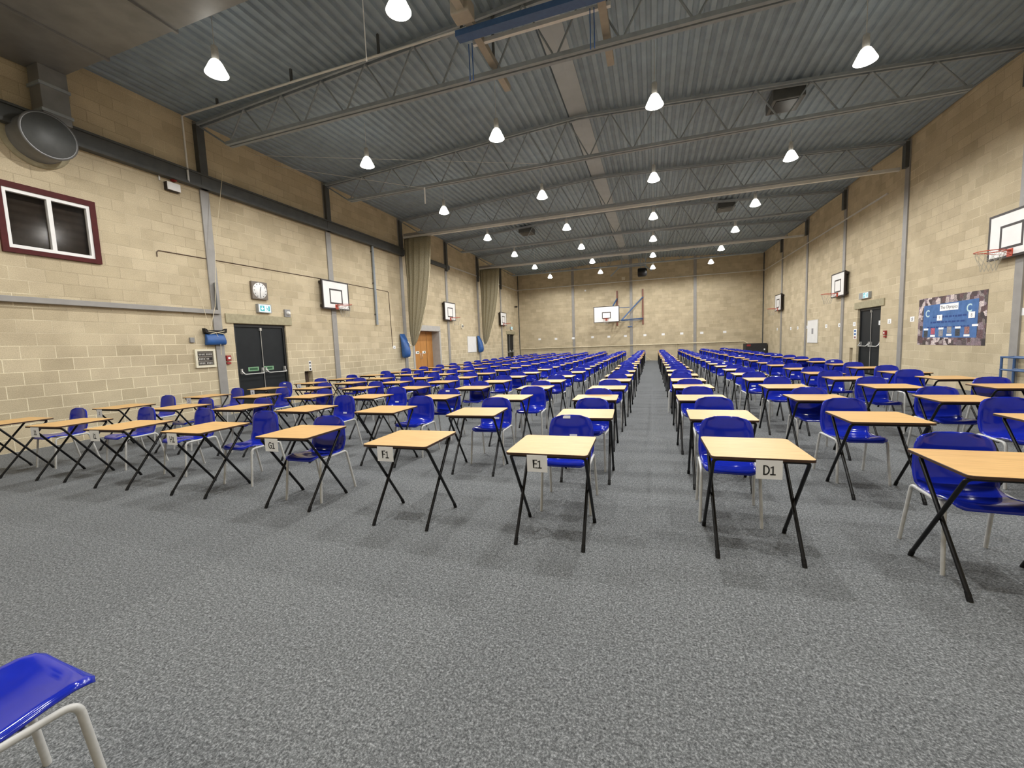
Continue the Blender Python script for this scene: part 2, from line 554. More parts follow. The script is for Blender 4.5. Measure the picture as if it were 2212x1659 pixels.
def side_wall(name, x, out, holes):
    """block wall in the plane X = x with rectangular openings (y0, y1, z0, z1); out is the direction away from the room"""
    top = EAVE + 0.25
    ys = sorted({NY - 0.3, FY + 0.3, *[h[0] for h in holes], *[h[1] for h in holes]})
    zs = sorted({0.0, top, *[h[2] for h in holes], *[h[3] for h in holes]})
    t = 0.5 * out
    b = MB()
    inside = lambda y, z: any(h[0] < y < h[1] and h[2] < z < h[3] for h in holes)
    for i in range(len(ys) - 1):
        for j in range(len(zs) - 1):
            if not inside((ys[i] + ys[i + 1]) / 2, (zs[j] + zs[j + 1]) / 2):
                q = [(ys[i], zs[j]), (ys[i + 1], zs[j]), (ys[i + 1], zs[j + 1]), (ys[i], zs[j + 1])]
                b.add([(x, a, c) for a, c in q], [(0, 1, 2, 3)])
                b.add([(x + t, a, c) for a, c in q], [(3, 2, 1, 0)])
    for y0, y1, z0, z1 in holes:
        v = [(xx, a, c) for xx in (x, x + t) for a, c in ((y0, z0), (y1, z0), (y1, z1), (y0, z1))]
        b.add(v, [(0, 1, 5, 4), (1, 2, 6, 5), (2, 3, 7, 6), (3, 0, 4, 7)])
    y0, y1 = ys[0], ys[-1]
    v = [(xx, a, c) for xx in (x, x + t) for a, c in ((y0, 0), (y1, 0), (y1, top), (y0, top))]
    b.add(v, [(0, 1, 5, 4), (1, 2, 6, 5), (2, 3, 7, 6), (3, 0, 4, 7)])
    me = b
    bm_o = me.build(name, M_BLOCK_Y if out < 0 else M_BLOCK_R)
    return struct(bm_o)

side_wall('wall_left', LX, -1, [(7.95, 9.56, 0.0, 2.33), (16.52, 18.92, 0.0, 2.36), (10.13, 10.45, 0.36, 0.93), (29.40, 31.10, 0.0, 2.38), (4.08, 5.26, 3.45, 4.48)])
side_wall('wall_right', RX, 1, [(17.05, 18.69, 0.0, 2.33), (18.98, 19.24, 0.36, 0.91)])
b = MB()
b.box(LX - 0.3, RX + 0.3, FY, FY + 0.3, 0, RIDGE + 0.3)
struct(b.build('wall_far', M_BLOCK_X))
b = MB()
b.box(LX - 0.3, RX + 0.3, NY - 0.3, NY, 0, RIDGE + 0.3)
struct(b.build('wall_near', M_BLOCK_X))

# ribbed steel roof deck, two shallow slopes
def roof_z(x):
    if x < RIDGE_X:
        return EAVE + (RIDGE - EAVE) * (x - LX) / (RIDGE_X - LX)
    return EAVE + (RIDGE - EAVE) * (RX - x) / (RX - RIDGE_X)
prof = []
x = LX - 0.3
pitch, dep = 0.20, 0.045
while x < RX + 0.3:
    for dx, dz in ((0.0, 0), (0.085, 0), (0.11, dep), (0.175, dep)):
        prof.append((x + dx, roof_z(x + dx) + dz))
    x += pitch
b = MB()
n = len(prof)
v = [(px, yy, pz) for yy in (NY - 0.3, FY + 0.3) for px, pz in prof]
v += [(px, yy, pz + 0.06) for yy in (NY - 0.3, FY + 0.3) for px, pz in prof]
f = [(i, i + 1, i + 1 + n, i + n) for i in range(n - 1)] + [(2 * n + i + n, 2 * n + i + 1 + n, 2 * n + i + 1, 2 * n + i) for i in range(n - 1)]
b.add(v, f)
struct(b.build('ceiling', M_DECK))
b = MB()
b.add([(RIDGE_X - 0.24, NY, RIDGE - 0.035), (RIDGE_X, NY, RIDGE - 0.02), (RIDGE_X + 0.24, NY, RIDGE - 0.035), (RIDGE_X - 0.24, FY, RIDGE - 0.035), (RIDGE_X, FY, RIDGE - 0.02), (RIDGE_X + 0.24, FY, RIDGE - 0.035),
       (RIDGE_X - 0.24, NY, RIDGE + 0.0), (RIDGE_X + 0.24, NY, RIDGE + 0.0), (RIDGE_X - 0.24, FY, RIDGE), (RIDGE_X + 0.24, FY, RIDGE)],
      [(0, 1, 4, 3), (1, 2, 5, 4), (0, 3, 8, 6), (2, 7, 9, 5), (6, 8, 9, 7), (0, 6, 7, 2, 1), (3, 4, 5, 9, 8)])
struct(b.build('trim_1', speck('pale grey ridge flashing', (0.36, 0.40, 0.43), 0.08, 2, 0.5)))                              # ridge flashing

# steel columns in the walls
k = 2
for yy in PIL:
    for x0, x1 in ((LX - 0.02, LX + 0.035), (RX - 0.035, RX + 0.02)):
        b = MB()
        b.box(x0, x1, yy - 0.105, yy + 0.105, 0, EAVE)
        struct(b.build('trim_%d' % k, M_PILG))
        k += 1
for xx in (-5.79, -1.46, 2.9):
    b = MB()
    b.box(xx - 0.1, xx + 0.1, FY - 0.035, FY + 0.02, 0, roof_z(xx))
    struct(b.build('trim_%d' % k, M_PILG))
    k += 1
for xx in (LX + 0.03, RX - 0.03):                                # dark joints in the far corners
    b = MB()
    b.box(xx - 0.03, xx + 0.03, FY - 0.03, FY, 0, EAVE)
    struct(b.build('trim_%d' % k, M_DSTEEL))
    k += 1
b = MB()                                                        # eaves channel on the left wall
b.box(LX, LX + 0.12, NY, 15.9, 5.56, 5.80)
b.box(LX, LX + 0.16, NY, 15.9, 5.50, 5.56)
b.box(LX, LX + 0.16, NY, 15.9, 5.80, 5.84)
struct(b.build('trim_%d' % k, M_DSTEEL)); k += 1
b = MB()
b.box(LX, LX + 0.10, 15.9, 20.3, 5.62, 5.80)
struct(b.build('trim_%d' % k, M_DSTEEL)); k += 1
b = MB()                                                        # thin pale rail round the far end
b.box(LX, LX + 0.05, 20.3, FY, 5.80, 5.86)
struct(b.build('trim_%d' % k, M_ALU)); k += 1
b = MB()
b.box(LX, RX, FY - 0.05, FY, 5.87, 5.92)
struct(b.build('trim_%d' % k, M_ALU)); k += 1
b = MB()
b.box(RX - 0.045, RX, 16.9, FY, 5.84, 5.885)
struct(b.build('trim_%d' % k, M_ALU)); k += 1

# ------------------------------------------------------------------ roof trusses
ORD = ['', 'first', 'second', 'third', 'fourth', 'fifth', 'sixth', 'seventh', 'eighth', 'ninth', 'tenth', 'eleventh', 'twelfth', 'thirteenth',
       'fourteenth', 'fifteenth', 'sixteenth', 'seventeenth', 'eighteenth', 'nineteenth', 'twentieth', 'twenty-first', 'twenty-second']
def truss(y, label, tubes=False):
    t = thing('roof_truss', label, 'roof truss', (0, y, 6.35), 0, 'lattice roof trusses')
    b = MB()
    for dy in (-0.055, 0.055):
        b.box(LX + 1.0, RX - 1.0, dy - 0.035, dy + 0.035, -0.02, 0.05)
    b.build('bottom_chord', M_STEEL, t)
    b = MB()
    zt = lambda xx: roof_z(xx) - 6.35 - 0.09
    for x0, x1 in ((LX + 0.05, RIDGE_X), (RIDGE_X, RX - 0.05)):
        for dy in (-0.06, 0.06):
            b.bar((x0, dy, zt(x0)), (x1, dy, zt(x1)), 0.05, 0.06)
    b.build('top_chord', M_STEEL, t)
    b = MB()
    n = 14
    xs = [LX + 1.0 + (RX - LX - 2.0) * i / n for i in range(n + 1)]
    b.tube([(LX + 0.1, 0, zt(LX)), (xs[0], 0, 0)], 0.022, 6)
    b.tube([(RX - 0.1, 0, zt(RX)), (xs[-1], 0, 0)], 0.022, 6)
    for i in range(n):
        xm = (xs[i] + xs[i + 1]) / 2
        b.tube([(xs[i], 0, 0.02), (xm, 0, zt(xm))], 0.018, 6)
        b.tube([(xm, 0, zt(xm)), (xs[i + 1], 0, 0.02)], 0.018, 6)
    b.build('lattice_web', M_STEEL, t)
    for s, xx in ((1, LX + 0.04), (-1, RX - 0.04)):
        b = MB()
        b.box(xx - 0.04, xx + 0.09, -0.09, 0.09, -0.85, 0.62) if s > 0 else b.box(xx - 0.09, xx + 0.04, -0.09, 0.09, -0.10, 0.62)
        b.build('end_post', M_DSTEEL, t)
    return t
for i, yy in enumerate(PIL):
    truss(yy if i else 7.5, '%s lattice steel roof truss from the camera, spanning the hall under the deck' % ORD[i + 1])
# second chord pair standing a little in front of the first truss
t = thing('service_pipe', 'pale pipe spanning the roof just in front of the first truss', 'pipe', (0, 7.1, 6.98))
b = MB()
b.tube([(LX + 0.14, 0, -1.45), (LX + 0.14, 0, 0.0), (LX + 0.3, 0, 0.0), (-2.9, 0, 0.0)], 0.022, 8)
b.build('pipe_run', M_ALU, t)
for xx in (-9, -6.9, -4.8, -3.1):
    b = MB()
    b.box(xx - 0.02, xx + 0.02, -0.02, 0.02, 0.0, roof_z(xx) - 6.98)
    b.build('pipe_hanger', M_DSTEEL, t)
# ------------------------------------------------------------------ pendant lamps
def make_lamp():
    t = thing('pendant_lamp', '', 'lamp', (0, 0, 0), 0, 'lit bell lamps hanging from the roof')
    b = MB()
    b.tube([(0, 0, 0.45), (0, 0, 1.15)], 0.006, 6)
    b.build('suspension_rod', M_LGREY, t)
    b = MB()
    b.lathe([(0.025, 0.45), (0.05, 0.43), (0.055, 0.26), (0.05, 0.22)], 14)
    b.build('control_gear', M_LGREY, t)
    b = MB()
    b.lathe([(0.05, 0.215), (0.075, 0.20), (0.105, 0.15), (0.135, 0.085), (0.165, 0.025), (0.175, 0.0)], 24)
    b.build('bell_shade', M_BELL, t)
    b = MB()
    b.lathe([(0.162, -0.003), (0.13, -0.02), (0.08, -0.03), (0.02, -0.033)], 20)
    b.build('lens', M_BULB, t)
    ld = bpy.data.lights.new('lamp light', 'SPOT')
    ld.energy = LAMP_W
    ld.color = LAMP_COL
    ld.spot_size = math.radians(172)
    ld.spot_blend = 0.32
    ld.shadow_soft_size = 0.05
    lo = bpy.data.objects.new('lamp_light', ld)
    C.objects.link(lo)
    lo.parent = t
    lo.location = (0, 0, -0.05)
    return t
LAMP_Z = 6.18
lamp0 = make_lamp()
LXS = [-6.85, -3.32, 0.075, 3.55]
LYS = [1.5, 5.45, 9.32, 13.45, 17.5, 21.3, 25.3, 29.4]
first = True
for j, ly in enumerate(LYS):
    for i, lx in enumerate(LXS):
        o = lamp0 if first else copy_tree(lamp0)
        first = False
        o.location = (lx, ly, LAMP_Z)
        o['label'] = 'glowing bell-shaped pendant lamp, %s from the left in the %s row of lamps' % (ORD[i + 1], 'overhead unseen' if j < 1 else ORD[j])
        for ch in o.children:
            if ch.name.startswith('suspension_rod'):
                ch.scale = (1, 1, (roof_z(lx) - LAMP_Z) / 1.15)

# ------------------------------------------------------------------ exam desks
DW, DH = 0.6, 0.71
def make_desk():
    t = thing('exam_desk', '', 'desk', (0, 0, 0), 0, 'exam desks set out in rows')
    # top: rounded corners, beech face, dark edge
    r, ns = 0.03, 4
    pl = []
    for cx, cy, a0 in ((1, -1, -90), (1, 1, 0), (-1, 1, 90), (-1, -1, 180)):
        for q in range(ns + 1):
            a = math.radians(a0 + 90 * q / ns)
            pl.append((cx * (0.3 - r) + r * math.cos(a), cy * (0.3 - r) + r * math.sin(a)))
    n = len(pl)
    b = MB()
    b.add([(x, y, DH) for x, y in [(px * 0.994, py * 0.994) for px, py in pl]], [tuple(range(n))], 0)
    b.add([(px * 0.994, py * 0.994, DH) for px, py in pl] + [(px, py, DH - 0.003) for px, py in pl] + [(px, py, DH - 0.018) for px, py in pl],
          [(i, (i + 1) % n, (i + 1) % n + n, i + n) for i in range(n)] + [(i + n, (i + 1) % n + n, (i + 1) % n + 2 * n, i + 2 * n) for i in range(n)], 1)
    b.add([(px, py, DH - 0.018) for px, py in pl], [tuple(range(n))[::-1]], 1)
    b.build('desktop', [M_BEECH, M_EDGE], t)
    zt = DH - 0.031
    for w, ytop, yfoot in ((0.555, -0.245, 0.225), (0.505, 0.24, -0.275)):
        b = MB()
        b.tube([(-w / 2 + 0.07, ytop, zt), (w / 2 - 0.07, ytop, zt)], 0.0125, 8)
        b.build('support_rail', M_BLACK, t)
        for sx in (-1, 1):
            b = MB()
            foot = Vector((sx * w / 2, yfoot, 0.02))
            b.tube(fillet([(sx * (w / 2 - 0.07), ytop, zt), (sx * w / 2, ytop, zt), foot], 0.06, 5), 0.0125, 8)
            lg = b.build('leg', M_BLACK, t)
            d = (foot - Vector((sx * w / 2, ytop, zt))).normalized()
            b = MB()
            b.tube([foot - d * 0.03, Vector((sx * w / 2, yfoot, 0.0)) + Vector((0, d.y * 0.012, 0))], 0.0148, 8)
            b.build('rubber_foot', M_RUBBER, lg)
    return t
desk0 = make_desk()

# ------------------------------------------------------------------ chairs
def shell_mesh():
    P = [(-0.250, 0.421), (-0.250, 0.432), (-0.242, 0.443), (-0.220, 0.450), (-0.180, 0.453), (-0.12, 0.449), (-0.04, 0.439), (0.05, 0.431), (0.115, 0.431), (0.155, 0.441),
         (0.182, 0.465), (0.196, 0.50), (0.203, 0.55), (0.208, 0.60), (0.213, 0.66), (0.219, 0.71), (0.226, 0.755), (0.232, 0.778), (0.236, 0.790)]
    W = [0.152, 0.160, 0.176, 0.190, 0.197, 0.201, 0.203, 0.204, 0.206, 0.210, 0.215, 0.219, 0.220, 0.217, 0.213, 0.206, 0.190, 0.162, 0.120]
    nv = 18
    grid = []
    for i, ((y, z), wd) in enumerate(zip(P, W)):
        a, c = P[max(i - 1, 0)], P[min(i + 1, len(P) - 1)]
        ty, tz = c[0] - a[0], c[1] - a[1]
        l = math.hypot(ty, tz)
        ny, nz = -tz / l, ty / l                    # up for the seat, towards the sitter for the back
        row = []
        seat = max(0.0, min(1.0, (0.47 - z) / 0.03))
        for j in range(nv + 1):
            q = -1 + 2 * j / nv
            e = abs(q)
            lift = 0.016 * e ** 2 * seat * (0, 0, 0.0, 0.15, 0.5, 0.85, 1)[min(i, 6)] + 0.034 * e ** 2.2 * (1 - seat)
            if 8 <= i <= 11:
                lift += 0.012 * e ** 3
            lip = -0.014 * max(0, (e - 0.88) / 0.12) ** 1.5
            d = lift + lip
            if seat < 0.5:
                row.append(Vector((q * wd, y - d, z + 0.010 * (1 - e ** 2) * max(0, (i - 14) / 4))))
            else:
                row.append(Vector((q * wd, y + ny * d, z + nz * d)))
        grid.append(row)
    return grid, nv

def make_chair():
    t = thing('stacking_chair', '', 'chair', (0, 0, 0), 0, 'blue plastic chairs at the exam desks')
    g, nv = shell_mesh()
    nu = len(g)
    # normals for a thin solid shell
    N = []
    for i in range(nu):
        row = []
        for j in range(nv + 1):
            du = g[min(i + 1, nu - 1)][j] - g[max(i - 1, 0)][j]
            dv = g[i][min(j + 1, nv)] - g[i][max(j - 1, 0)]
            row.append(dv.cross(du).normalized())
        N.append(row)
    top = [p for row in g for p in row]
    bot = [g[i][j] - N[i][j] * 0.006 for i in range(nu) for j in range(nv + 1)]
    k = nv + 1
    m = nu * k
    f = []
    for i in range(nu - 1):
        for j in range(nv):
            a = i * k + j
            f.append((a, a + 1, a + 1 + k, a + k))
            f.append((m + a + k, m + a + 1 + k, m + a + 1, m + a))
    rim = [j for j in range(k)] + [i * k + nv for i in range(1, nu)] + [(nu - 1) * k + j for j in range(nv - 1, -1, -1)] + [i * k for i in range(nu - 2, 0, -1)]
    for q in range(len(rim)):
        a, c = rim[q], rim[(q + 1) % len(rim)]
        f.append((a, c, c + m, a + m))
    b = MB()
    b.add(top + bot, f, 0, True)
    b.build('seat_shell', M_BLUE, t)
    zr = 0.424
    for sx in (-1, 1):
        b = MB()
        b.tube([(sx * 0.208, -0.09, zr), (sx * 0.212, 0.11, zr + 0.004)], 0.0122, 8)
        b.build('side_rail', M_LGREY, t)
        b = MB()
        b.tube(fillet([(sx * 0.208, -0.09, zr), (sx * 0.207, -0.178, zr - 0.002), (sx * 0.219, -0.225, 0.0)], 0.055, 6), 0.0122, 8)
        b.build('leg', M_LGREY, t)
        b = MB()
        b.tube(fillet([(sx * 0.212, 0.11, zr + 0.004), (sx * 0.214, 0.185, zr + 0.006), (sx * 0.230, 0.275, 0.0)], 0.07, 7), 0.0122, 8)
        b.build('leg', M_LGREY, t)
    for yy in (-0.07, 0.09):
        b = MB()
        b.tube([(-0.208, yy, zr - 0.009), (0.208, yy, zr - 0.009)], 0.009, 8)
        b.build('cross_brace', M_LGREY, t)
    return t
chair0 = make_chair()

ROWS = [2.87, 4.31, 5.64, 7.01, 8.29, 9.49, 10.82, 12.18, 13.42, 14.68, 15.94, 17.23, 18.51, 19.8, 21.07, 22.33, 23.6, 24.86, 26.13, 27.39, 28.66, 29.92]
COLX = {'A': 4.208, 'B': 2.936, 'C': 1.633, 'D': 0.342, 'E': -1.038, 'F': -2.349, 'G': -3.596, 'H': -4.948, 'I': -6.25, 'J': -7.53, 'K': -8.82}
DESKS = {'A4': (4.476, 7.253, 0.0), 'B2': (3.23, 4.634, 0.0), 'B3': (3.269, 5.974, -0.028), 'B4': (3.233, 7.29, -0.004), 'C1': (1.893, 3.091, -0.009), 'C2': (1.949, 4.637, 0.007),
         'C3': (1.931, 6.013, 0.004), 'C4': (1.924, 7.315, 0.0), 'D1': (0.663, 3.261, 0.015), 'D2': (0.648, 4.614, -0.015), 'D3': (0.613, 5.941, 0.013), 'D4': (0.624, 7.382, 0.008),
         'E1': (-0.734, 3.106, 0.02), 'E2': (-0.7, 4.567, 0.049), 'E3': (-0.761, 5.924, 0.024), 'E4': (-0.729, 7.224, 0.0), 'F1': (-2.024, 3.13, 0.029), 'F2': (-2.008, 4.569, 0.055),
         'G1': (-3.342, 3.211, 0.054), 'G2': (-3.36, 4.638, 0.01), 'H1': (-4.731, 3.229, 0.017), 'H2': (-4.674, 4.603, -0.011), 'I1': (-5.996, 3.199, 0.08), 'J1': (-7.212, 3.21, 0.08),
         'J2': (-7.23, 4.555, 0.027), 'K1': (-8.387, 3.133, 0.0), 'K2': (-8.522, 4.503, 0.041)}
# chair backs: x and y of the middle of the top edge
CHAIRS = {'E1': (-0.73, 3.93), 'E2': (-0.68, 5.19), 'E3': (-0.76, 6.29), 'E4': (-0.7, 7.76), 'D1': (0.62, 4.0), 'D2': (0.67, 5.33), 'D3': (0.61, 6.5), 'D4': (0.59, 7.75), 'C1': (1.87, 3.55),
          'C2': (1.93, 5.28), 'C3': (1.9, 6.38), 'B2': (3.3, 5.39), 'B3': (3.24, 6.39), 'B4': (3.2, 7.83), 'A4': (4.51, 7.62), 'A5': (4.35, 9.24), 'A6': (4.54, 10.47), 'A7': (4.48, 11.82),
          'G1': (-3.33, 3.6), 'H2': (-4.66, 5.36), 'G2': (-3.23, 5.32), 'F2': (-1.96, 5.19), 'H1': (-4.53, 3.83), 'I1': (-5.7, 3.92), 'J1': (-6.92, 3.94), 'K1': (-8.2, 3.77),
          'K2': (-8.65, 5.3), 'J2': (-7.2, 4.97), 'I2': (-5.93, 4.98), 'K3': (-8.54, 6.57), 'J3': (-7.2, 6.53), 'I3': (-5.92, 6.31), 'H3': (-4.55, 6.62), 'G3': (-3.27, 6.31), 'F3': (-1.88, 6.6),
          'G4': (-3.33, 7.68), 'H4': (-4.62, 7.68), 'I4': (-5.92, 7.84), 'J4': (-7.24, 7.68), 'K4': (-8.72, 7.96), 'K5': (-8.49, 8.96), 'J5': (-7.2, 8.96), 'K6': (-8.49, 10.16),
          'F4': (-2.03, 7.68), 'F5': (-2.08, 9.06)}
CARDS = {'D1': (0.035, 'D1'), 'E1': (-0.06, 'E1'), 'F1': (-0.075, 'F1'), 'G1': (-0.09, 'G1'), 'H1': (-0.10, 'H1'), 'I1': (-0.1, 'I1'), 'J1': (-0.1, 'J1'), 'K2': (-0.1, '2'), 'K3': (-0.1, '3'), 'K4': (-0.1, '4'), 'K5': (-0.1, '5')}
STICK = {'E1': 2, 'H2': 1, 'H3': 1, 'K4': 3, 'G3': 3, 'F2': 1, 'C5': 1, 'B6': 1, 'C7': 1}
COLNAME = {'A': 'rightmost column', 'B': 'second column from the right', 'C': 'third column from the right', 'K': 'leftmost column'}
for c in 'DEFGHIJ':
    COLNAME[c] = 'column headed by card %s1' % c

def card_on(desk, x, s):
    w, h = (0.150, 0.122) if len(s) > 1 else (0.125, 0.12)
    b = MB()
    b.box(x - w / 2, x + w / 2, -0.3045, -0.3035, DH - 0.012 - h, DH - 0.010)
    cd = b.build('number_card', M_PAPER, desk)
    stroke_text(s, 0.056 if len(s) > 1 else 0.05, M_INK, cd, (x, -0.3047, DH - 0.014 - h / 2), face='-y')

def sticker(chair, mode, rnd):
    spots = {1: [(0.0, 0.52, 0.198)], 2: [(-0.045, 0.778, 0.2275), (0.02, 0.60, 0.2055)], 3: [(-0.03, 0.755, 0.2225)]}[mode]
    for x, z, y in spots:
        b = MB()
        sl = 0.11 if z < 0.7 else 0.25
        v = [(x - 0.036, y - 0.004 - 0.013 * sl, z - 0.013), (x + 0.036, y - 0.004 - 0.013 * sl, z - 0.013), (x + 0.036, y - 0.004 + 0.013 * sl, z + 0.013), (x - 0.036, y - 0.004 + 0.013 * sl, z + 0.013)]
        v += [(a, q + 0.003, r_) for a, q, r_ in v]
        b.add(v, [(0, 1, 2, 3), (7, 6, 5, 4), (0, 4, 5, 1), (1, 5, 6, 2), (2, 6, 7, 3), (3, 7, 4, 0)])
        b.build('sticker', M_PAPER, chair)

rng = random.Random(11)
STUCK = []
def clear(dx, rel, rz):
    """does a chair at this offset from the desk centre stay clear of the desk legs?"""
    ox, oy = dx + 0.226 * math.sin(rz), rel - 0.226 * math.cos(rz)
    cs, sn = math.cos(rz), math.sin(rz)
    def tof(p):                                   # desk space to chair space
        a, b_ = p[0] - ox, p[1] - oy
        return cs * a + sn * b_, -sn * a + cs * b_
    for w_, yt, yf in ((0.555, -0.245, 0.225), (0.505, 0.24, -0.275)):
        for sx in (-1, 1):
            for i in range(25):
                u = i / 24
                z = (DH - 0.031) * (1 - u)
                q = tof((sx * w_ / 2, yt + (yf - yt) * u))
                if 0.38 < z < 0.49 and abs(q[0]) < 0.239 and -0.275 < q[1] < 0.24:
                    return False
                if z < 0.42:
                    v_ = z / 0.412
                    for lx_, ly_ in ((0.218 - 0.015 * v_, -0.225 + 0.045 * v_), (0.229 - 0.018 * v_, 0.275 - 0.09 * v_)):
                        if math.hypot(abs(q[0]) - lx_, q[1] - ly_) < 0.033:
                            return False
                if z > 0.40 and 0.16 < q[1] < 0.30 and abs(q[0]) < 0.24:
                    return False
    return all(tof((sx * 0.3, 0.3))[1] < 0.185 for sx in (-1, 1)) or rel > 0.62
def settle(dx, rel, rz):
    for i in range(400):
        e_ = 0.0006 * i
        a = (dx + rng.uniform(-e_, e_), rel + rng.uniform(-e_, e_), rz * (1 - i / 400))
        if clear(*a):
            return a
    return (0.0, 0.80, 0.0)
fd = fc = True
for r in range(22, 0, -1):
    for c in 'ABCDEFGHIJK':
        k_ = '%s%d' % (c, r)
        d = DESKS.get(k_) or (COLX[c] + 0.3 + rng.uniform(-0.03, 0.03), ROWS[r - 1] + 0.3 + rng.uniform(-0.04, 0.04), rng.uniform(-0.03, 0.03))
        o = desk0 if fd else copy_tree(desk0)
        fd = False
        o.location = (d[0], d[1], 0)
        o.rotation_euler = (0, 0, d[2])
        if k_ in CARDS:
            s = CARDS[k_][1]
            o['label'] = ('beech topped folding exam desk with white card %s on its front edge' % s) if r == 1 else ('beech topped exam desk with white card %s, leftmost column by the left wall' % s)
        else:
            o['label'] = 'beech exam desk in the %s row from the front, %s' % (ORD[r], COLNAME[c])
        if k_ in CARDS:
            card_on(o, *CARDS[k_])
        if k_ == 'F1':
            continue
        if k_ in CHAIRS:
            cx, cy = CHAIRS[k_]
            rz = rng.uniform(-0.07, 0.07)
        else:
            rel = rng.uniform(0.42, 0.78)
            cx, cy = d[0] + rng.uniform(-0.08, 0.08), d[1] + rel
            rz = rng.uniform(-0.03, 0.03) if rel < 0.6 else rng.uniform(-0.14, 0.14)
        dx, rel, rz = settle(cx - d[0], cy - d[1], rz - d[2])
        cs, sn = math.cos(d[2]), math.sin(d[2])
        cx, cy, rz = d[0] + cs * dx - sn * rel, d[1] + sn * dx + cs * rel, rz + d[2]
        o = chair0 if fc else copy_tree(chair0)
        fc = False
        o.location = (cx + 0.226 * math.sin(rz), cy - 0.226 * math.cos(rz), 0)
        o.rotation_euler = (0, 0, rz)
        o['label'] = 'blue chair at the %s row desk from the front, %s' % (ORD[r], COLNAME[c])
        md = STICK.get(k_, 0)
        if not md and r > 4 and rng.random() < 0.2:
            md = rng.choice((1, 1, 3))
        if md:
            STUCK.append((o, md))
# the loose chair close to the camera, turned to face down the hall
o = copy_tree(chair0)
o.location = (-1.94, 0.525, 0)
o.rotation_euler = (0, 0, PI - 0.05)
o['label'] = 'blue plastic chair alone on the carpet in the near left corner of the photo'

for o, md in STUCK:
    sticker(o, md, rng)

# ------------------------------------------------------------------ basketball goals on the side walls
def ring_and_net(parent, x, z, y=0.0, rad=0.225):
    cx = x + 0.10 + rad
    b = MB()
    b.box(x, x + 0.012, y - 0.07, y + 0.07, z - 0.13, z + 0.03)
    b.box(x, x + 0.11, y - 0.05, y + 0.05, z - 0.012, z + 0.008)
    b.build('ring_bracket', M_ORANGE, parent)
    b = MB()
    b.tube([(cx + rad * math.cos(2 * PI * i / 28), y + rad * math.sin(2 * PI * i / 28), z) for i in range(29)], 0.009, 8)
    for s in (-1, 1):
        b.tube([(x + 0.01, y + s * 0.04, z - 0.1), (cx - 0.02, y + s * 0.2, z - 0.01)], 0.005, 6)
    rg = b.build('ring', M_ORANGE, parent)
    b = MB()
    n = 12
    lv = [(1.0, 0.0), (0.9, -0.10), (0.72, -0.2), (0.58, -0.3), (0.52, -0.4)]
    for i in range(n):
        for sg in (-1, 1):
            pts = []
            for j, (rf, dz) in enumerate(lv):
                a = 2 * PI * (i + sg * j * 0.5) / n
                pts.append((cx + rad * rf * math.cos(a), y + rad * rf * math.sin(a), z + dz))
            b.tube(pts, 0.0025, 4)
    b.build('net', M_NET, rg)

def backboard(parent, x, w, h, z0, ix, iw, ih, iz, y=0.0):
    """board standing at local x, centred on y; ih x iw inner target"""
    b = MB()
    b.box(x - 0.03, x, y - w / 2, y + w / 2, z0, z0 + h, 0)
    bd = b.build('board', M_WHITE, parent)
    b = MB()
    e = 0.035
    for y0, y1, za, zb in ((-w / 2 - 0.01, w / 2 + 0.01, z0 - 0.01, z0 + e), (-w / 2 - 0.01, w / 2 + 0.01, z0 + h - e, z0 + h + 0.01), (-w / 2 - 0.01, -w / 2 + e, z0 + e, z0 + h - e), (w / 2 - e, w / 2 + 0.01, z0 + e, z0 + h - e)):
        b.box(x - 0.05, x + 0.006, y + y0, y + y1, za, zb)
    b.build('board_edge', M_BFRAME, parent)
    b = MB()
    e = 0.05
    for y0, y1, za, zb in ((-iw / 2, iw / 2, iz, iz + e), (-iw / 2, iw / 2, iz + ih - e, iz + ih), (-iw / 2, -iw / 2 + e, iz + e, iz + ih - e), (iw / 2 - e, iw / 2, iz + e, iz + ih - e)):
        b.box(x, x + 0.003, y + y0, y + y1, za, zb)
    b.build('target_square', M_BFRAME, bd)

def wall_goal(make, y, label):
    t = make('basketball_goal', label, 'basketball goal', y, 0, 'basketball goals on the side walls')
    b = MB()
    for s in (-1, 1):
        b.box(0.035, 0.13, s * 0.45 - 0.04, s * 0.45 + 0.04, 2.96, 3.86)
    b.box(0.03, 0.12, -0.6, 0.6, 3.74, 3.82)
    b.box(0.03, 0.12, -0.6, 0.6, 2.98, 3.06)
    b.build('wall_frame', M_BFRAME, t)
    backboard(t, 0.17, 1.22, 0.93, 2.93, 0, 0.6, 0.5, 3.10)
    ring_and_net(t, 0.17, 3.06)
    return t
wall_goal(on_left, 11.57, 'basketball goal on the left wall nearest the camera, beyond the clock')
wall_goal(on_left, 19.96, 'basketball goal on the left wall beyond the first net curtain and pine doors')
wall_goal(on_left, 28.28, 'basketball goal on the left wall nearest the far corner')
wall_goal(on_right, 11.60, 'basketball goal on the right wall nearest the camera, cut by the photo edge')
wall_goal(on_right, 20.05, 'basketball goal on the right wall next to the black exit doors')
wall_goal(on_right, 28.35, 'basketball goal on the right wall nearest the far corner')

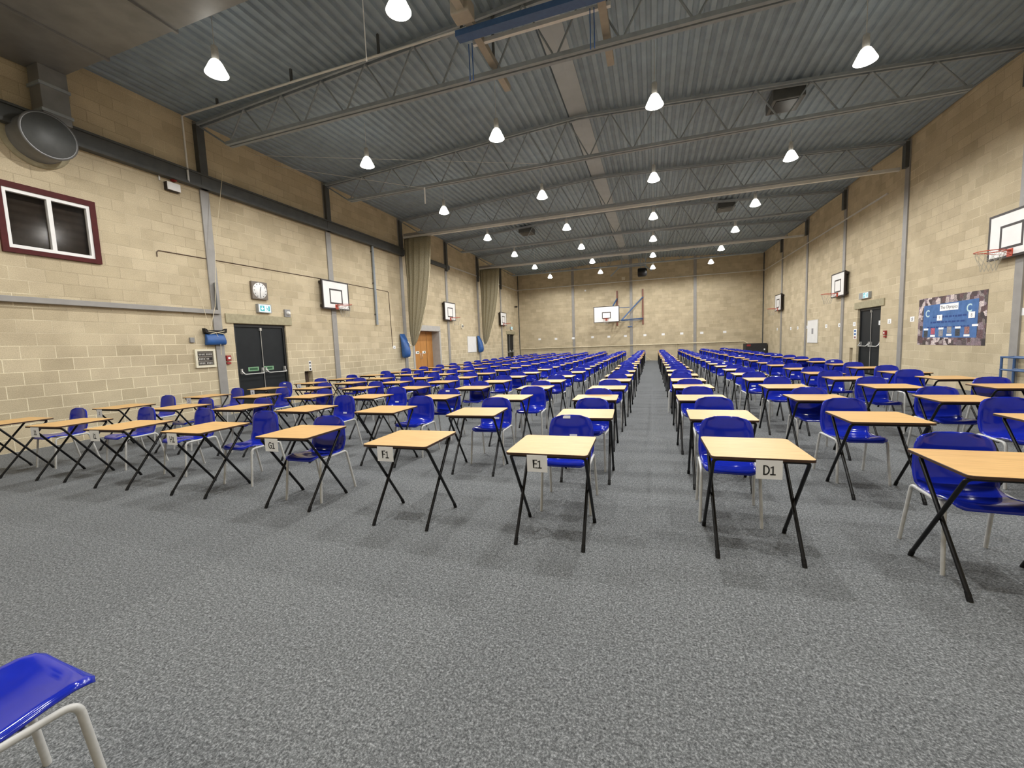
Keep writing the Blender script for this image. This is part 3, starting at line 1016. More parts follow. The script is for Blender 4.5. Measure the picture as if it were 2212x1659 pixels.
# swing-out goal on the far wall
t = on_far('swing_goal', 'large basketball goal on blue swinging arms, centre of the far wall', 'basketball goal', -1.55, 0)
for s in (-1, 1):
    b = MB()
    b.box(0.0, 0.08, s * 0.92 - 0.05, s * 0.92 + 0.05, 2.68, 5.25)
    b.build('wall_post', speck('brown red painted post', (0.21, 0.075, 0.05), 0.1, 12, 0.5) if s < 0 else bpy.data.materials['brown red painted post'], t)
xb = 1.45
by = -1.58
backboard(t, xb, 1.80, 1.14, 2.90, 0, 0.62, 0.46, 3.17, y=by)
ring_and_net(t, xb, 3.13, y=by)
for py, ay in ((-0.92, by - 0.45 + 0.3), (0.92, by + 1.05)):
    b = MB()
    b.tube([(0.08, py, 4.66), (xb - 0.08, ay, 3.0)], 0.05, 8)
    b.tube([(0.08, py, 3.12), (xb - 0.08, ay, 3.0)], 0.042, 8)
    b.tube([(0.08, py, 3.02), (xb - 0.08, ay, 2.94)], 0.02, 8)
    b.build('swing_arm', M_BLUEST, t)
b = MB()
b.tube([(xb - 0.08, by - 0.8, 3.0), (xb - 0.08, by + 1.05, 3.0)], 0.03, 8)
b.tube([(xb - 0.5, by - 0.2, 3.92), (xb - 0.5, by + 1.6, 3.92)], 0.025, 8)
b.tube([(xb - 0.06, by - 0.4, 2.95), (xb - 0.06, by - 0.4, 4.0)], 0.03, 8)
b.tube([(xb - 0.06, by + 0.4, 2.95), (xb - 0.06, by + 0.4, 4.0)], 0.03, 8)
b.build('back_frame', M_BLUEST, t)

# ------------------------------------------------------------------ doors
def double_door(name, make, y0, y1, zt, depth, label, leafmat, framemat, bars=True, signs=True):
    """double doors set back in an opening; local y runs to the right as you face the wall"""
    w = abs(y1 - y0)
    t = make(name, label, 'door', (y0 + y1) / 2, 0)
    t['kind'] = 'structure'
    b = MB()
    b.box(-depth - 0.03, -depth + 0.05, -w / 2, -w / 2 + 0.07, 0, zt)
    b.box(-depth - 0.03, -depth + 0.05, w / 2 - 0.07, w / 2, 0, zt)
    b.box(-depth - 0.03, -depth + 0.05, -w / 2 + 0.07, w / 2 - 0.07, zt - 0.08, zt)
    b.build('door_frame', framemat, t)
    lw_ = w / 2 - 0.075
    for s in (-1, 1):
        b = MB()
        a0, a1 = (-lw_, -0.004) if s < 0 else (0.004, lw_)
        b.box(-depth - 0.03, -depth + 0.02, a0, a1, 0.01, zt - 0.085)
        lf = b.build('door_leaf', leafmat, t)
        if bars:
            xo = -depth + 0.02
            b = MB()
            i0, i1 = a0 + 0.06, a1 - 0.04
            b.tube(fillet([(xo + 0.05, i0, 1.08), (xo + 0.12, i0 + 0.03, 0.99), (xo + 0.12, i1 - 0.02, 0.99), (xo + 0.05, i1, 1.08)], 0.02, 3), 0.016, 8)
            for q in (i0, i1):
                b.box(xo, xo + 0.06, q - 0.022, q + 0.022, 1.0, 1.14)
            b.build('push_bar', M_SILVER, lf)
        if signs:
            xo = -depth + 0.021
            cy = (a0 + a1) / 2 + (0.08 if s < 0 else -0.18)
            b = MB()
            b.box(xo, xo + 0.004, cy - 0.16, cy + 0.16, 1.06, 1.17)
            sg = b.build('push_bar_sign', M_GREEN, lf)
            b = MB()
            b.box(xo + 0.004, xo + 0.005, cy - 0.12, cy + 0.12, 1.085, 1.145)
            b.build('sign_print', M_DGREEN, sg)
    if bars:
        b = MB()
        xo = -depth + 0.02
        b.tube([(xo + 0.02, 0.012, 0.05), (xo + 0.02, 0.012, zt - 0.12)], 0.009, 8)
        b.box(xo, xo + 0.04, -0.02, 0.04, zt - 0.17, zt - 0.09)
        b.build('vertical_bolt', M_SILVER, t)
    return t
double_door('door_1', on_left, 7.95, 9.56, 2.33, 0.10, 'charcoal double fire doors with push bars in the left wall under the clock', M_DOOR, M_DFRAME)
double_door('door_2', on_right, 17.05, 18.69, 2.33, 0.12, 'charcoal double fire doors with push bars in the right wall', M_DOOR, M_DFRAME, signs=False)
double_door('door_3', on_left, 29.40, 31.10, 2.38, 0.16, 'charcoal double doors at the far end of the left wall', M_DOOR, M_DFRAME, signs=False)

# pine doors in a deep grey reveal
t = on_left('door_4', 'orange pine double doors set deep in a grey framed opening, left wall', 'door', 17.72, 0)
t['kind'] = 'structure'
w2 = 1.2
b = MB()
b.box(-0.42, 0.02, w2 - 0.02, w2 + 0.12, 0, 2.36)
b.box(-0.42, 0.02, -w2 - 0.12, -w2 + 0.02, 0, 2.36)
b.box(-0.42, 0.02, -w2 - 0.12, w2 + 0.12, 2.34, 2.60)
b.build('door_surround', M_REVEAL, t)
for s in (-1, 1):
    b = MB()
    a0, a1 = (-w2 + 0.02, -0.005) if s < 0 else (0.005, w2 - 0.02)
    b.box(-0.46, -0.41, a0, a1, 0.01, 2.335)
    b.box(-0.41, -0.405, (a0 + a1) / 2 - 0.01, (a0 + a1) / 2 + 0.01, 0.05, 2.30, 1)
    lf = b.build('door_leaf', [M_PINE, M_EDGE], t)
    b = MB()
    b.box(-0.405, -0.40, s * 0.30 - 0.15, s * 0.30 + 0.15, 1.26, 1.38)
    sg = b.build('door_sign', M_PAPER, lf)
    b = MB()
    b.box(-0.40, -0.399, s * 0.30 - 0.02, s * 0.30 + 0.10, 1.29, 1.35)
    b.build('sign_print', M_DGREEN, sg)
    b = MB()
    b.tube([(-0.405, s * 0.07, 1.0), (-0.36, s * 0.07, 1.02), (-0.36, s * 0.07, 1.25), (-0.405, s * 0.07, 1.27)], 0.01, 8)
    b.build('door_handle', M_SILVER, lf)

def lintel(make, y, w, label):
    t = make('lintel', label, 'lintel', y, 0)
    b = MB()
    b.box(-0.02, 0.035, -w / 2, w / 2, 2.335, 2.575)
    b.build('stone_block', M_STONE, t, bevel=0.008)
lintel(on_left, 8.76, 2.04, 'pale stone lintel over the black doors in the left wall')
lintel(on_right, 17.85, 2.08, 'pale stone lintel over the black doors in the right wall')
lintel(on_left, 30.25, 2.1, 'pale stone lintel over the far doors in the left wall')

def recess_box(make, y, label):
    t = make('wall_niche', label, 'niche', y, 0.36)
    b = MB()
    b.box(-0.20, -0.17, -0.15, 0.15, 0.0, 0.57)
    b.build('niche_back', speck('brown niche lining', (0.085, 0.06, 0.045), 0.3, 12, 0.9) if 'brown niche lining' not in bpy.data.materials else bpy.data.materials['brown niche lining'], t)
    return t
recess_box(on_left, 10.29, 'dark square niche low in the left wall, right of the black doors')
recess_box(on_right, 19.11, 'dark upright niche low in the right wall, left of the black doors')
def extinguisher(loc, label):
    t = thing('fire_extinguisher', label, 'fire extinguisher', loc)
    b = MB()
    b.lathe([(0.06, 0.0), (0.065, 0.02), (0.065, 0.30), (0.05, 0.36), (0.02, 0.38)], 16)
    b.build('cylinder', M_RED, t)
    b = MB()
    b.box(-0.02, 0.05, -0.015, 0.015, 0.38, 0.42)
    b.build('valve', M_BLACK, t)
    b = MB()
    b.box(0.06, 0.068, -0.04, 0.04, 0.14, 0.24)
    b.build('label_plate', M_PAPER, t)
extinguisher((LX + 0.12, 10.34, 0), 'red fire extinguisher on the floor below the left wall niche')

# window high in the left wall
t = on_left('window_1', 'high window in a maroon frame with white bars, left wall', 'window', 4.67, 3.96)
t['kind'] = 'structure'
b = MB()
for y0, y1, z0, z1 in ((-0.66, 0.66, 0.50, 0.60), (-0.66, 0.66, -0.58, -0.50), (-0.66, -0.58, -0.50, 0.50), (0.57, 0.66, -0.50, 0.50)):
    b.box(-0.06, 0.05, y0, y1, z0, z1)
b.build('window_frame', M_MAROON, t)
b = MB()
for y0, y1, z0, z1 in ((-0.58, 0.57, 0.44, 0.50), (-0.58, 0.57, -0.50, -0.44), (-0.58, -0.53, -0.44, 0.44), (0.52, 0.57, -0.44, 0.44), (-0.03, 0.03, -0.44, 0.44)):
    b.box(-0.04, 0.03, y0, y1, z0, z1)
b.build('casement', M_WHITE, t)
for y0, y1 in ((-0.53, -0.03), (0.03, 0.52)):
    b = MB()
    b.box(-0.035, -0.02, y0, y1, -0.44, 0.44)
    b.build('pane', M_GLAZE, t)
b = MB()
zz_ = [0.5 - i / 120 for i in range(121)]
bx_ = [-0.12 + 0.012 * math.sin(2 * PI * i / 17.0) * (1 - i / 150) for i in range(121)]
b.add([(xq, yq, zq) for yq in (-0.58, 0.58) for xq, zq in zip(bx_, zz_)] + [(xq - 0.004, yq, zq) for yq in (-0.58, 0.58) for xq, zq in zip(bx_, zz_)],
      [(i, i + 1, i + 122, i + 121) for i in range(120)] + [(242 + i + 121, 242 + i + 122, 242 + i + 1, 242 + i) for i in range(120)], 0, True)
b.build('blind', M_BLIND, t)

# ------------------------------------------------------------------ wall fittings, left wall
t = on_left('wall_clock', 'square brown wall clock with round white dial above the left exit sign', 'clock', 8.76, 3.25)
b = MB()
b.box(0.0, 0.07, -0.24, 0.24, -0.24, 0.24)
b.build('case', M_CLOCKF, t, bevel=0.01)
b = MB()
b.lathe([(0.215, 0.07), (0.21, 0.078), (0.02, 0.078)], 32, axis='x')
dl = b.build('dial', M_WHITE, t)
b = MB()
for i in range(12):
    a = 2 * PI * i / 12
    b.bar((0.0795, 0.165 * math.sin(a), 0.165 * math.cos(a)), (0.0795, 0.195 * math.sin(a), 0.195 * math.cos(a)), 0.002, 0.016)
b.build('hour_marks', M_INK, dl)
for ln, a, w_, nm in ((0.11, math.radians(16), 0.016, 'hour_hand'), (0.165, math.radians(184), 0.011, 'minute_hand')):
    b = MB()
    b.bar((0.083, 0, 0), (0.083, ln * math.sin(a), ln * math.cos(a)), 0.003, w_)
    b.build(nm, M_INK, t)

def exit_sign(make, y, z, label, w=0.36, h=0.2, shift=0.0, box_w=None):
    t = make('exit_sign', label, 'exit sign', y, z)
    b = MB()
    bw = (box_w or w + 0.06) / 2
    b.box(0.0, 0.09, -bw - shift, bw - shift, -h / 2 - 0.02, h / 2 + 0.02)
    b.build('housing', M_SIGNBOX, t, bevel=0.006)
    b = MB()
    b.box(0.09, 0.094, -w / 2, w / 2, -h / 2, h / 2)
    fc_ = b.build('sign_face', M_SIGNLIT, t)
    b = MB()
    x = 0.0945
    # teal panel with a white arrow beside a running figure in a doorway
    b.add([(x, -0.155, -0.075), (x, -0.015, -0.075), (x, -0.015, 0.075), (x, -0.155, 0.075)], [(0, 1, 2, 3)], 0)
    b.add([(x + 0.001, -0.10, 0.05), (x + 0.001, -0.07, 0.05), (x + 0.001, -0.07, -0.005), (x + 0.001, -0.10, -0.005)], [(0, 1, 2, 3)], 1)
    b.add([(x + 0.001, -0.135, -0.0), (x + 0.001, -0.035, -0.0), (x + 0.001, -0.085, -0.055)], [(0, 1, 2)], 1)
    b.add([(x, 0.10, -0.07), (x, 0.155, -0.07), (x, 0.155, 0.07), (x, 0.10, 0.07)], [(0, 1, 2, 3)], 0)
    b.bar((x, 0.055, 0.02), (x, 0.07, -0.02), 0.001, 0.022)
    b.bar((x, 0.07, -0.02), (x, 0.09, -0.065), 0.001, 0.014)
    b.bar((x, 0.07, -0.02), (x, 0.03, -0.055), 0.001, 0.014)
    b.bar((x, 0.055, 0.02), (x, 0.085, 0.0), 0.001, 0.012)
    b.bar((x, 0.055, 0.02), (x, 0.025, 0.0), 0.001, 0.012)
    b.bar((x, 0.05, 0.038), (x, 0.052, 0.06), 0.001, 0.02)
    b.build('pictogram', [M_SIGNTEAL, M_SIGNLIT], fc_)
exit_sign(on_left, 8.85, 2.77, 'lit running-man exit sign over the left black doors, below the clock')
exit_sign(on_right, 17.92, 2.77, 'lit running-man exit sign over the right black doors', w=0.36, h=0.18, shift=0.15, box_w=0.72)
exit_sign(on_left, 30.3, 2.80, 'small lit exit sign over the far doors in the left wall')

t = on_left('motion_sensor', 'small white sensor on a grey plate right of the exit sign', 'sensor', 9.65, 2.69)
b = MB(); b.box(0, 0.05, -0.11, 0.09, -0.11, 0.11); b.build('back_plate', M_GREYP, t, bevel=0.008)
b = MB(); b.lathe([(0.06, 0.05), (0.055, 0.09), (0.03, 0.12)], 16, axis='x'); b.build('sensor_head', M_WHITE, t)
t = on_left('motion_sensor', 'small grey sounder on the left wall above the white board', 'sensor', 21.6, 2.68)
b = MB(); b.box(0, 0.06, -0.1, 0.1, -0.13, 0.13); b.build('back_plate', M_CREAM, t, bevel=0.008)
b = MB(); b.lathe([(0.06, 0.06), (0.055, 0.10), (0.03, 0.13)], 16, axis='x'); b.build('sensor_head', M_GREYP, t)

t = on_left('switch_panel', 'cream framed panel of light switches left of the black doors', 'switch panel', 7.13, 1.46)
b = MB()
for y0, y1, z0, z1 in ((-0.24, 0.24, 0.17, 0.22), (-0.24, 0.24, -0.22, -0.17), (-0.24, -0.19, -0.17, 0.17), (0.19, 0.24, -0.17, 0.17)):
    b.box(0, 0.05, y0, y1, z0, z1)
b.build('frame', M_CREAM, t)
b = MB(); b.box(0, 0.025, -0.19, 0.19, -0.17, 0.17); b.build('back_plate', speck('bronze switch plate', (0.16, 0.145, 0.125), 0.1, 10, 0.4), t)
for r_ in range(3):
    b = MB()
    for y0 in (-0.165, 0.01):
        b.box(0.025, 0.03, y0, y0 + 0.155, 0.06 - r_ * 0.105, 0.125 - r_ * 0.105)
    pl = b.build('switch_plate', M_DARK, t)
    for y0 in (-0.165, 0.01):
        for q in range(4):
            if r_ == 1 and y0 > 0 and q > 1:
                continue
            b = MB()
            b.box(0.03, 0.036, y0 + 0.012 + q * 0.036, y0 + 0.034 + q * 0.036, 0.072 - r_ * 0.105, 0.113 - r_ * 0.105)
            b.build('rocker', M_SILVER, pl)

def call_point(make, y, z, label):
    t = make('fire_call_point', label, 'fire alarm', y, z)
    b = MB(); b.box(0, 0.06, -0.06, 0.06, -0.07, 0.07); b.build('housing', M_RED, t, bevel=0.008)
    b = MB(); b.box(0.06, 0.063, -0.025, 0.035, -0.025, 0.025); b.build('press_plate', M_PAPER, t)
    b = MB(); b.box(0, 0.05, -0.05, 0.05, -0.15, -0.10); b.build('junction_box', M_RED, t)
call_point(on_left, 7.70, 1.44, 'red fire call point left of the black doors, left wall')
call_point(on_right, 16.66, 1.44, 'red fire call point right of the black doors, right wall')
t = on_left('junction_box', 'small grey box on the left wall above the switch panel', 'box', 6.87, 1.90)
b = MB(); b.box(0, 0.04, -0.05, 0.05, -0.06, 0.06); b.build('box_body', M_GREYP, t, bevel=0.006)

t = on_left('emergency_light', 'white emergency light box high on the left wall beside the red sounder', 'light', 6.78, 5.32)
b = MB(); b.box(0, 0.10, -0.14, 0.14, -0.09, 0.09); b.build('housing', M_BFRAME, t, bevel=0.01)
b = MB(); b.box(0.10, 0.12, -0.135, 0.14, -0.08, 0.09); b.build('diffuser', M_WHITE, t, bevel=0.01)
t = on_left('alarm_sounder', 'dark red alarm sounder above the white emergency light, left wall', 'alarm', 6.84, 5.53)
b = MB(); b.lathe([(0.07, 0.0), (0.07, 0.06), (0.05, 0.09)], 16, axis='x'); b.build('sounder_body', M_RED, t)
t = on_left('conduit', 'short pale conduit dropping from the eaves beam beside the emergency light', 'conduit', 6.55, 5.40)
b = MB(); b.tube([(0.025, 0, 0), (0.025, 0, 0.34)], 0.018, 8); b.build('conduit_tube', M_ALU, t)

t = on_left('cable', 'thin dark cable running along the left wall to a white socket', 'cable', 6.34, 0)
b = MB()
b.tube(fillet([(0.012, 0, 3.72), (0.012, 0, 3.86), (0.012, 4.6, 3.90), (0.012, 8.45, 3.88), (0.012, 8.50, 1.64)], 0.08, 4), 0.010, 6)
b.build('cable_run', M_EDGE, t)
t = on_left('wall_socket', 'small white socket at the end of the dark cable, left wall', 'socket', 14.88, 1.60)
b = MB(); b.box(0, 0.03, -0.02, 0.14, -0.06, 0.06); b.build('face_plate', M_PAPER, t, bevel=0.005)
b = MB(); b.box(0.03, 0.034, 0.05, 0.09, -0.02, 0.02); b.build('socket_hole', M_DARK, t)

t = on_left('trunking_rail', 'long grey boxed rail running low along the left wall', 'rail', 0, 2.59)
b = MB(); b.box(0.0, 0.10, 0.0, 7.58, -0.05, 0.05); b.build('rail_box', M_PILG, t, bevel=0.006)
b = MB(); b.box(0.0, 0.10, 7.51, 7.58, 0.05, 0.72); b.build('rail_upstand', M_PILG, t)
b = MB(); b.box(0.10, 0.115, 7.47, 7.50, 0.08, 0.70); b.build('hinge_bar', M_DSTEEL, t)

t = on_left('hanging_bag', 'blue bag on cords hanging on the grey column above the switch panel', 'bag', 7.38, 1.78)
b = MB()
prof = [(0.00, 0.243, 0.07), (0.02, 0.25, 0.10), (0.09, 0.245, 0.125), (0.16, 0.235, 0.11), (0.24, 0.225, 0.08), (0.265, 0.22, 0.06)]
n = 20
v = []
for z_, hw, dp in prof:
    for q in range(n):
        a = 2 * PI * q / n
        cx_, cy_ = math.cos(a), math.sin(a)
        e_ = 0.36
        v.append((0.04 + dp / 2 + dp / 2 * math.copysign(abs(cx_) ** e_, cx_), hw * math.copysign(abs(cy_) ** e_, cy_) * (1 + 0.02 * math.sin(5 * a)), z_))
f = [(i * n + q, i * n + (q + 1) % n, (i + 1) * n + (q + 1) % n, (i + 1) * n + q) for i in range(len(prof) - 1) for q in range(n)]
f += [tuple(range(n))[::-1], tuple(range((len(prof) - 1) * n, len(prof) * n))]
b.add(v, f, 0, True)
b.build('bag_body', M_BAG, t)
b = MB()
for sg in (-1, 1):
    q = [(0.16, 0.26), (0.26, 0.30), (0.275, 0.40), (0.23, 0.38), (0.15, 0.30)]
    v = [(xq, sg * a, c_) for xq in (0.045, 0.15) for a, c_ in q]
    b.add(v, [(0, 1, 2, 3, 4), (9, 8, 7, 6, 5)] + [(i, (i + 1) % 5, (i + 1) % 5 + 5, i + 5) for i in range(5)])
b.box(0.045, 0.06, -0.25, 0.25, 0.27, 0.36)
b.build('bag_rim', M_DARK, t)
b = MB()
b.tube([(0.15, -0.2, 0.33), (0.16, 0.24, 0.26)], 0.007, 6); b.tube([(0.15, 0.2, 0.34), (0.16, -0.16, 0.26)], 0.007, 6); b.tube([(0.12, 0.0, 0.30), (0.14, 0.08, 0.10), (0.10, 0.10, -0.25)], 0.006, 6)
b.tube([(0.15, -0.15, 0.36), (0.17, 0.02, 0.95), (0.20, 0.15, 2.4), (0.3, 0.45, 4.2)], 0.006, 6)
b.tube([(0.15, -0.15, 0.36), (0.15, -0.42, 1.7)], 0.005, 6)
b.build('cord', M_HANDR, t)

t = on_left('wall_pipe', 'dark grey vertical pipe on the left wall beyond the nearest basketball goal', 'pipe', 13.85, 2.5)
b = MB(); b.tube([(0.06, 0, 0), (0.06, 0, 3.1)], 0.05, 12); b.build('pipe_run', M_STEEL, t)
b = MB()
for z_ in (0.4, 1.6, 2.8):
    b.box(0, 0.07, -0.065, 0.065, z_ - 0.02, z_ + 0.02)
b.build('pipe_clip', M_DSTEEL, t)

def notice_board(make, y, z, w, h, label, bits=False):
    t = make('white_board', label, 'board', y, z)
    b = MB(); b.box(0.002, 0.025, -w / 2, w / 2, -h / 2, h / 2); b.build('board_face', M_WHITE, t)
    b = MB()
    for y0, y1, z0, z1 in ((-w / 2 - 0.015, w / 2 + 0.015, h / 2, h / 2 + 0.015), (-w / 2 - 0.015, w / 2 + 0.015, -h / 2 - 0.015, -h / 2), (-w / 2 - 0.015, -w / 2, -h / 2, h / 2), (w / 2, w / 2 + 0.015, -h / 2, h / 2)):
        b.box(0.002, 0.032, y0, y1, z0, z1)
    b.build('board_edge', M_ALU, t)
    if bits:
        b = MB(); b.box(0.025, 0.028, -0.1, 0.12, -0.12, 0.14); b.build('grey_smudge', M_GREYPIC, t)
notice_board(on_left, 22.9, 1.65, 1.22, 0.92, 'blank white board on the left wall beyond the pine doors')
notice_board(on_right, 23.14, 1.61, 1.28, 1.04, 'white board with a grey smear on the right wall', True)

t = on_left('security_camera', 'small dark camera high on the left wall near the far corner', 'camera', 31.4, 4.5)
b = MB(); b.box(0, 0.08, -0.03, 0.03, -0.03, 0.03); b.build('mount', M_DARK, t)
b = MB(); b.lathe([(0.06, 0.08), (0.06, 0.24), (0.05, 0.25)], 12, axis='x'); b.build('camera_body', M_DARK, t)

def notice(make, y, z, w, h, label, cols, cat='notice'):
    t = make('notice', label, cat, y, z)
    b = MB(); b.box(0, 0.004, -w / 2, w / 2, -h / 2, h / 2); b.build('sheet', M_PAPER, t)
    n_ = len(cols)
    for i, m_ in enumerate(cols):
        z0 = h / 2 - (i + 0.85) * h / n_
        b = MB(); b.box(0.004, 0.005, -w * 0.33, w * 0.33, z0, z0 + h / n_ * 0.6); b.build('printed_panel', m_, t)
notice(on_left, 10.37, 1.09, 0.09, 0.31, 'narrow white notice over the niche in the left wall', [M_INK, M_GREYP, M_INK])
notice(on_right, 18.83, 1.43, 0.24, 0.36, 'blue and white notice left of the right black doors', [M_BANBLUE, M_BANBLUE, M_RUSTPIC])

# ------------------------------------------------------------------ numbered sheets on the right wall, blank sheets on the far wall
for yy, zz, s in ((11.50, 1.78, '7'), (12.86, 1.80, '8'), (14.02, 1.79, '9'), (15.26, 1.81, '10'), (16.49, 1.80, '11'), (17.28, 1.78, '12'), (18.92, 1.80, '13'), (20.23, 1.80, '14'), (21.57, 1.81, '15'),
                  (23.98, 1.83, '17'), (25.31, 1.83, '18'), (26.45, 1.83, '19'), (29.05, 1.86, '21')):
    lab = {'8': 'white sheet with a number on the right half of the blue display banner', '9': 'white sheet with a number on the left half of the blue display banner',
           '7': 'white sheet numbered 7 on the right wall at the photo edge, beside the grey column', '10': 'white number sheet on the right wall just left of the blue display banner',
           '11': 'white number sheet on the right wall between the black doors and grey column', '12': 'white number sheet stuck on the right black doors', '13': 'white number sheet above the blue notice left of the right black doors',
           '14': 'white number sheet on the right wall under the middle basketball goal', '15': 'white number sheet right of the white board on the right wall', '17': 'white number sheet at the left edge of the right wall white board',
           '18': 'white number sheet on the right wall, second left of the white board', '19': 'white number sheet on the right wall, third left of the white board', '21': 'white number sheet nearest the far corner on the right wall'}[s]
    t = on_right('number_sheet', lab, 'paper sheet', yy, zz, 'number sheets along the right wall')
    off = {'8': 0.012, '9': 0.012, '12': -0.099}.get(s, 0.0)
    t.location.x = RX - off
    b = MB(); b.box(0.001, 0.004, -0.105, 0.105, -0.075, 0.075); b.build('sheet', M_PAPER, t)
    stroke_text(s, 0.075, M_GREYP if s in '89' else M_INK, t, (0.0045, 0, 0))
for i, (xx, zz) in enumerate([(-8.56, 1.89), (-7.22, 1.87), (-5.84, 1.87), (-4.35, 1.88), (-3.12, 1.87), (-1.90, 1.87), (-0.50, 1.87), (0.77, 1.88), (2.03, 1.88), (3.35, 1.87), (4.82, 1.86)]):
    t = on_far('letter_sheet', 'small white sheet on the far wall, %s from the left in its line' % ORD[i + 1], 'paper sheet', xx, zz, 'white sheets in a line on the far wall')
    b = MB(); x0 = 0.036 if i == 2 else 0.001
    b.box(x0, x0 + 0.003, -0.105, 0.105, -0.075, 0.075); b.build('sheet', M_PAPER, t)
t = on_far('wall_sensor', 'tiny white sensor on the far wall below the thin pale rail', 'sensor', -4.83, 5.45)
b = MB(); b.box(0, 0.05, -0.06, 0.06, -0.06, 0.06); b.build('sensor_body', M_PAPER, t, bevel=0.01)
t = on_far('wall_sensor', 'white box on the far wall above the thin pale rail', 'sensor', -2.0, 6.12)
b = MB(); b.box(0, 0.06, -0.12, 0.12, -0.12, 0.12); b.build('sensor_body', M_CREAM, t, bevel=0.01)
t = on_far('column_band', 'short dark band round the middle grey column on the far wall', 'band', -1.56, 2.55)
b = MB(); b.box(0.036, 0.06, -0.16, 0.16, -0.04, 0.04); b.build('band_plate', M_BLUEST, t)

# ------------------------------------------------------------------ display banner on the right wall
t = on_right('display_banner', 'blue display banner bordered with small photographs on the right wall', 'banner', 13.68, 1.71)
W_, H_ = 2.55, 1.27
b = MB()
ny_, nz_ = 24, 8
def bx(yq, zq):
    return 0.004 + 0.004 * math.sin(yq * 5 + zq * 2)
b.box(0.0, 0.006, -W_ / 2, W_ / 2, -H_ / 2, H_ / 2)
b.build('photo_border', M_COLLAGE, t)
b = MB()
b.add([(0.007, -1.05, -0.43), (0.007, 1.0, -0.45), (0.007, 1.02, 0.46), (0.007, -1.03, 0.43), (0.0085, -1.05, -0.43), (0.0085, 1.0, -0.45), (0.0085, 1.02, 0.46), (0.0085, -1.03, 0.43)],
      [(4, 5, 6, 7), (3, 2, 1, 0), (0, 1, 5, 4), (1, 2, 6, 5), (2, 3, 7, 6), (3, 0, 4, 7)])
bl = b.build('blue_panel', M_BANBLUE, t)
b = MB(); b.box(0.0085, 0.0095, -0.36, 0.34, 0.25, 0.42); ts = b.build('title_strip', M_PAPER, t)
text_mesh('The Olympics', 0.115, M_INK, 'lettering', ts, (0.0098, -0.01, 0.335))
for yq, zq, sz in ((-0.86, 0.20, 0.26), (0.72, 0.25, 0.27)):
    text_mesh('C', sz, M_TEALINK, 'emblem_letter', t, (0.0098, yq, zq), bold=0.006)
rg = random.Random(4)
for zq, y0, y1 in ((0.10, -0.62, 0.66), (-0.035, -0.72, 0.62), (-0.17, -0.85, 0.75)):
    b = MB()
    y = y0
    while y < y1:
        l = rg.uniform(0.04, 0.16)
        b.box(0.0085, 0.0092, y, min(y + l, y1), zq - 0.02 - rg.uniform(0, 0.008), zq + 0.02)
        y += l + 0.03
    b.build('text_line', M_BANINK, t)
for yq, m_, cz, up in ((-0.90, M_DARKPIC, -0.34, 1), (-0.60, M_PINK, -0.27, -1), (-0.27, M_GREYPIC, -0.33, 1), (0.05, M_GREYPIC, -0.25, -1), (0.36, M_DARKPIC, -0.32, 1), (0.68, M_RUSTPIC, -0.27, -1)):
    b = MB(); b.box(0.0085, 0.0095, yq - 0.085, yq + 0.085, cz - 0.085, cz + 0.085); b.build('small_picture', m_, t)
    zc = cz + up * 0.125
    b = MB(); b.box(0.0085, 0.0095, yq - 0.10, yq + 0.10, zc - 0.025, zc + 0.025); b.build('caption_strip', M_PAPER, t)
b = MB(); b.box(0.0085, 0.0095, 0.84, 1.04, -0.18, -0.13); b.build('caption_strip', M_PAPER, t)

# blue tubular frame against the right wall
t = thing('tubular_frame', 'blue tubular steel frame standing by the right wall near the photo edge', 'frame', (RX - 0.16, 10.62, 0))
for yq in (-0.85, 0.85):
    for xq in (-0.10, 0.10):
        b = MB(); b.tube([(xq, yq, 0), (xq, yq, 0.86)], 0.022, 8); b.build('post', M_BLUEST, t)
for z_ in (0.86, 0.60):
    for xq in (-0.10, 0.10):
        b = MB(); b.tube([(xq, -0.87, z_), (xq, 0.87, z_)], 0.02, 8); b.build('rail', M_BLUEST, t)
for yq in (-0.85, 0.85):
    b = MB(); b.tube([(-0.10, yq, 0.86), (0.10, yq, 0.86)], 0.02, 8); b.tube([(-0.10, yq, 0.15), (0.10, yq, 0.15)], 0.02, 8); b.build('end_rail', M_BLUEST, t)

# ------------------------------------------------------------------ far end
t = on_far('handrail', 'pale pipe handrail running along the far wall behind the desks', 'handrail', 0, 1.17)
b = MB()
b.tube([(0.10, -10.1, 0), (0.10, 6.0, 0), (0.14, 6.25, -0.15), (0.14, 6.3, -0.45)], 0.036, 10)
b.build('rail', M_HANDR, t)
for i in range(9):
    yq = -9.6 + i * 1.9
    b = MB(); b.box(0.0, 0.10, yq - 0.03, yq + 0.03, -0.05, 0.0); b.build('bracket', M_HANDR, t)
b = MB(); b.tube([(0.03, 1.72, 0.0), (0.03, 1.72, -1.0)], 0.015, 6); b.tube([(0.03, -1.05, -0.0), (0.03, -1.05, -0.8)], 0.012, 6); b.build('drop_pipe', M_HANDR, t)

t = thing('storage_trolley', 'black storage trolley in the far right corner with red print and white tag', 'trolley', (6.48, FY - 1.0, 0))
b = MB(); b.box(-0.62, 0.62, -0.4, 0.4, 0.12, 1.02); b.build('trolley_body', speck('black trolley panel', (0.018, 0.018, 0.019), 0.3, 8, 0.6), t, bevel=0.015)
b = MB(); b.box(-0.55, -0.32, -0.406, -0.4, 0.84, 0.96); b.build('red_print', M_RED, t)
b = MB(); b.box(0.44, 0.52, -0.406, -0.4, 0.56, 0.66); b.build('white_tag', M_PAPER, t)
for xq in (-0.5, 0.5):
    for yq in (-0.3, 0.3):
        b = MB(); b.lathe([(0.06, -0.02), (0.06, 0.02)], 14, axis='x', cx=xq, cy=yq, cz=0.06); b.box(xq - 0.015, xq + 0.015, yq - 0.015, yq + 0.015, 0.06, 0.13); b.build('castor', M_RUBBER, t)
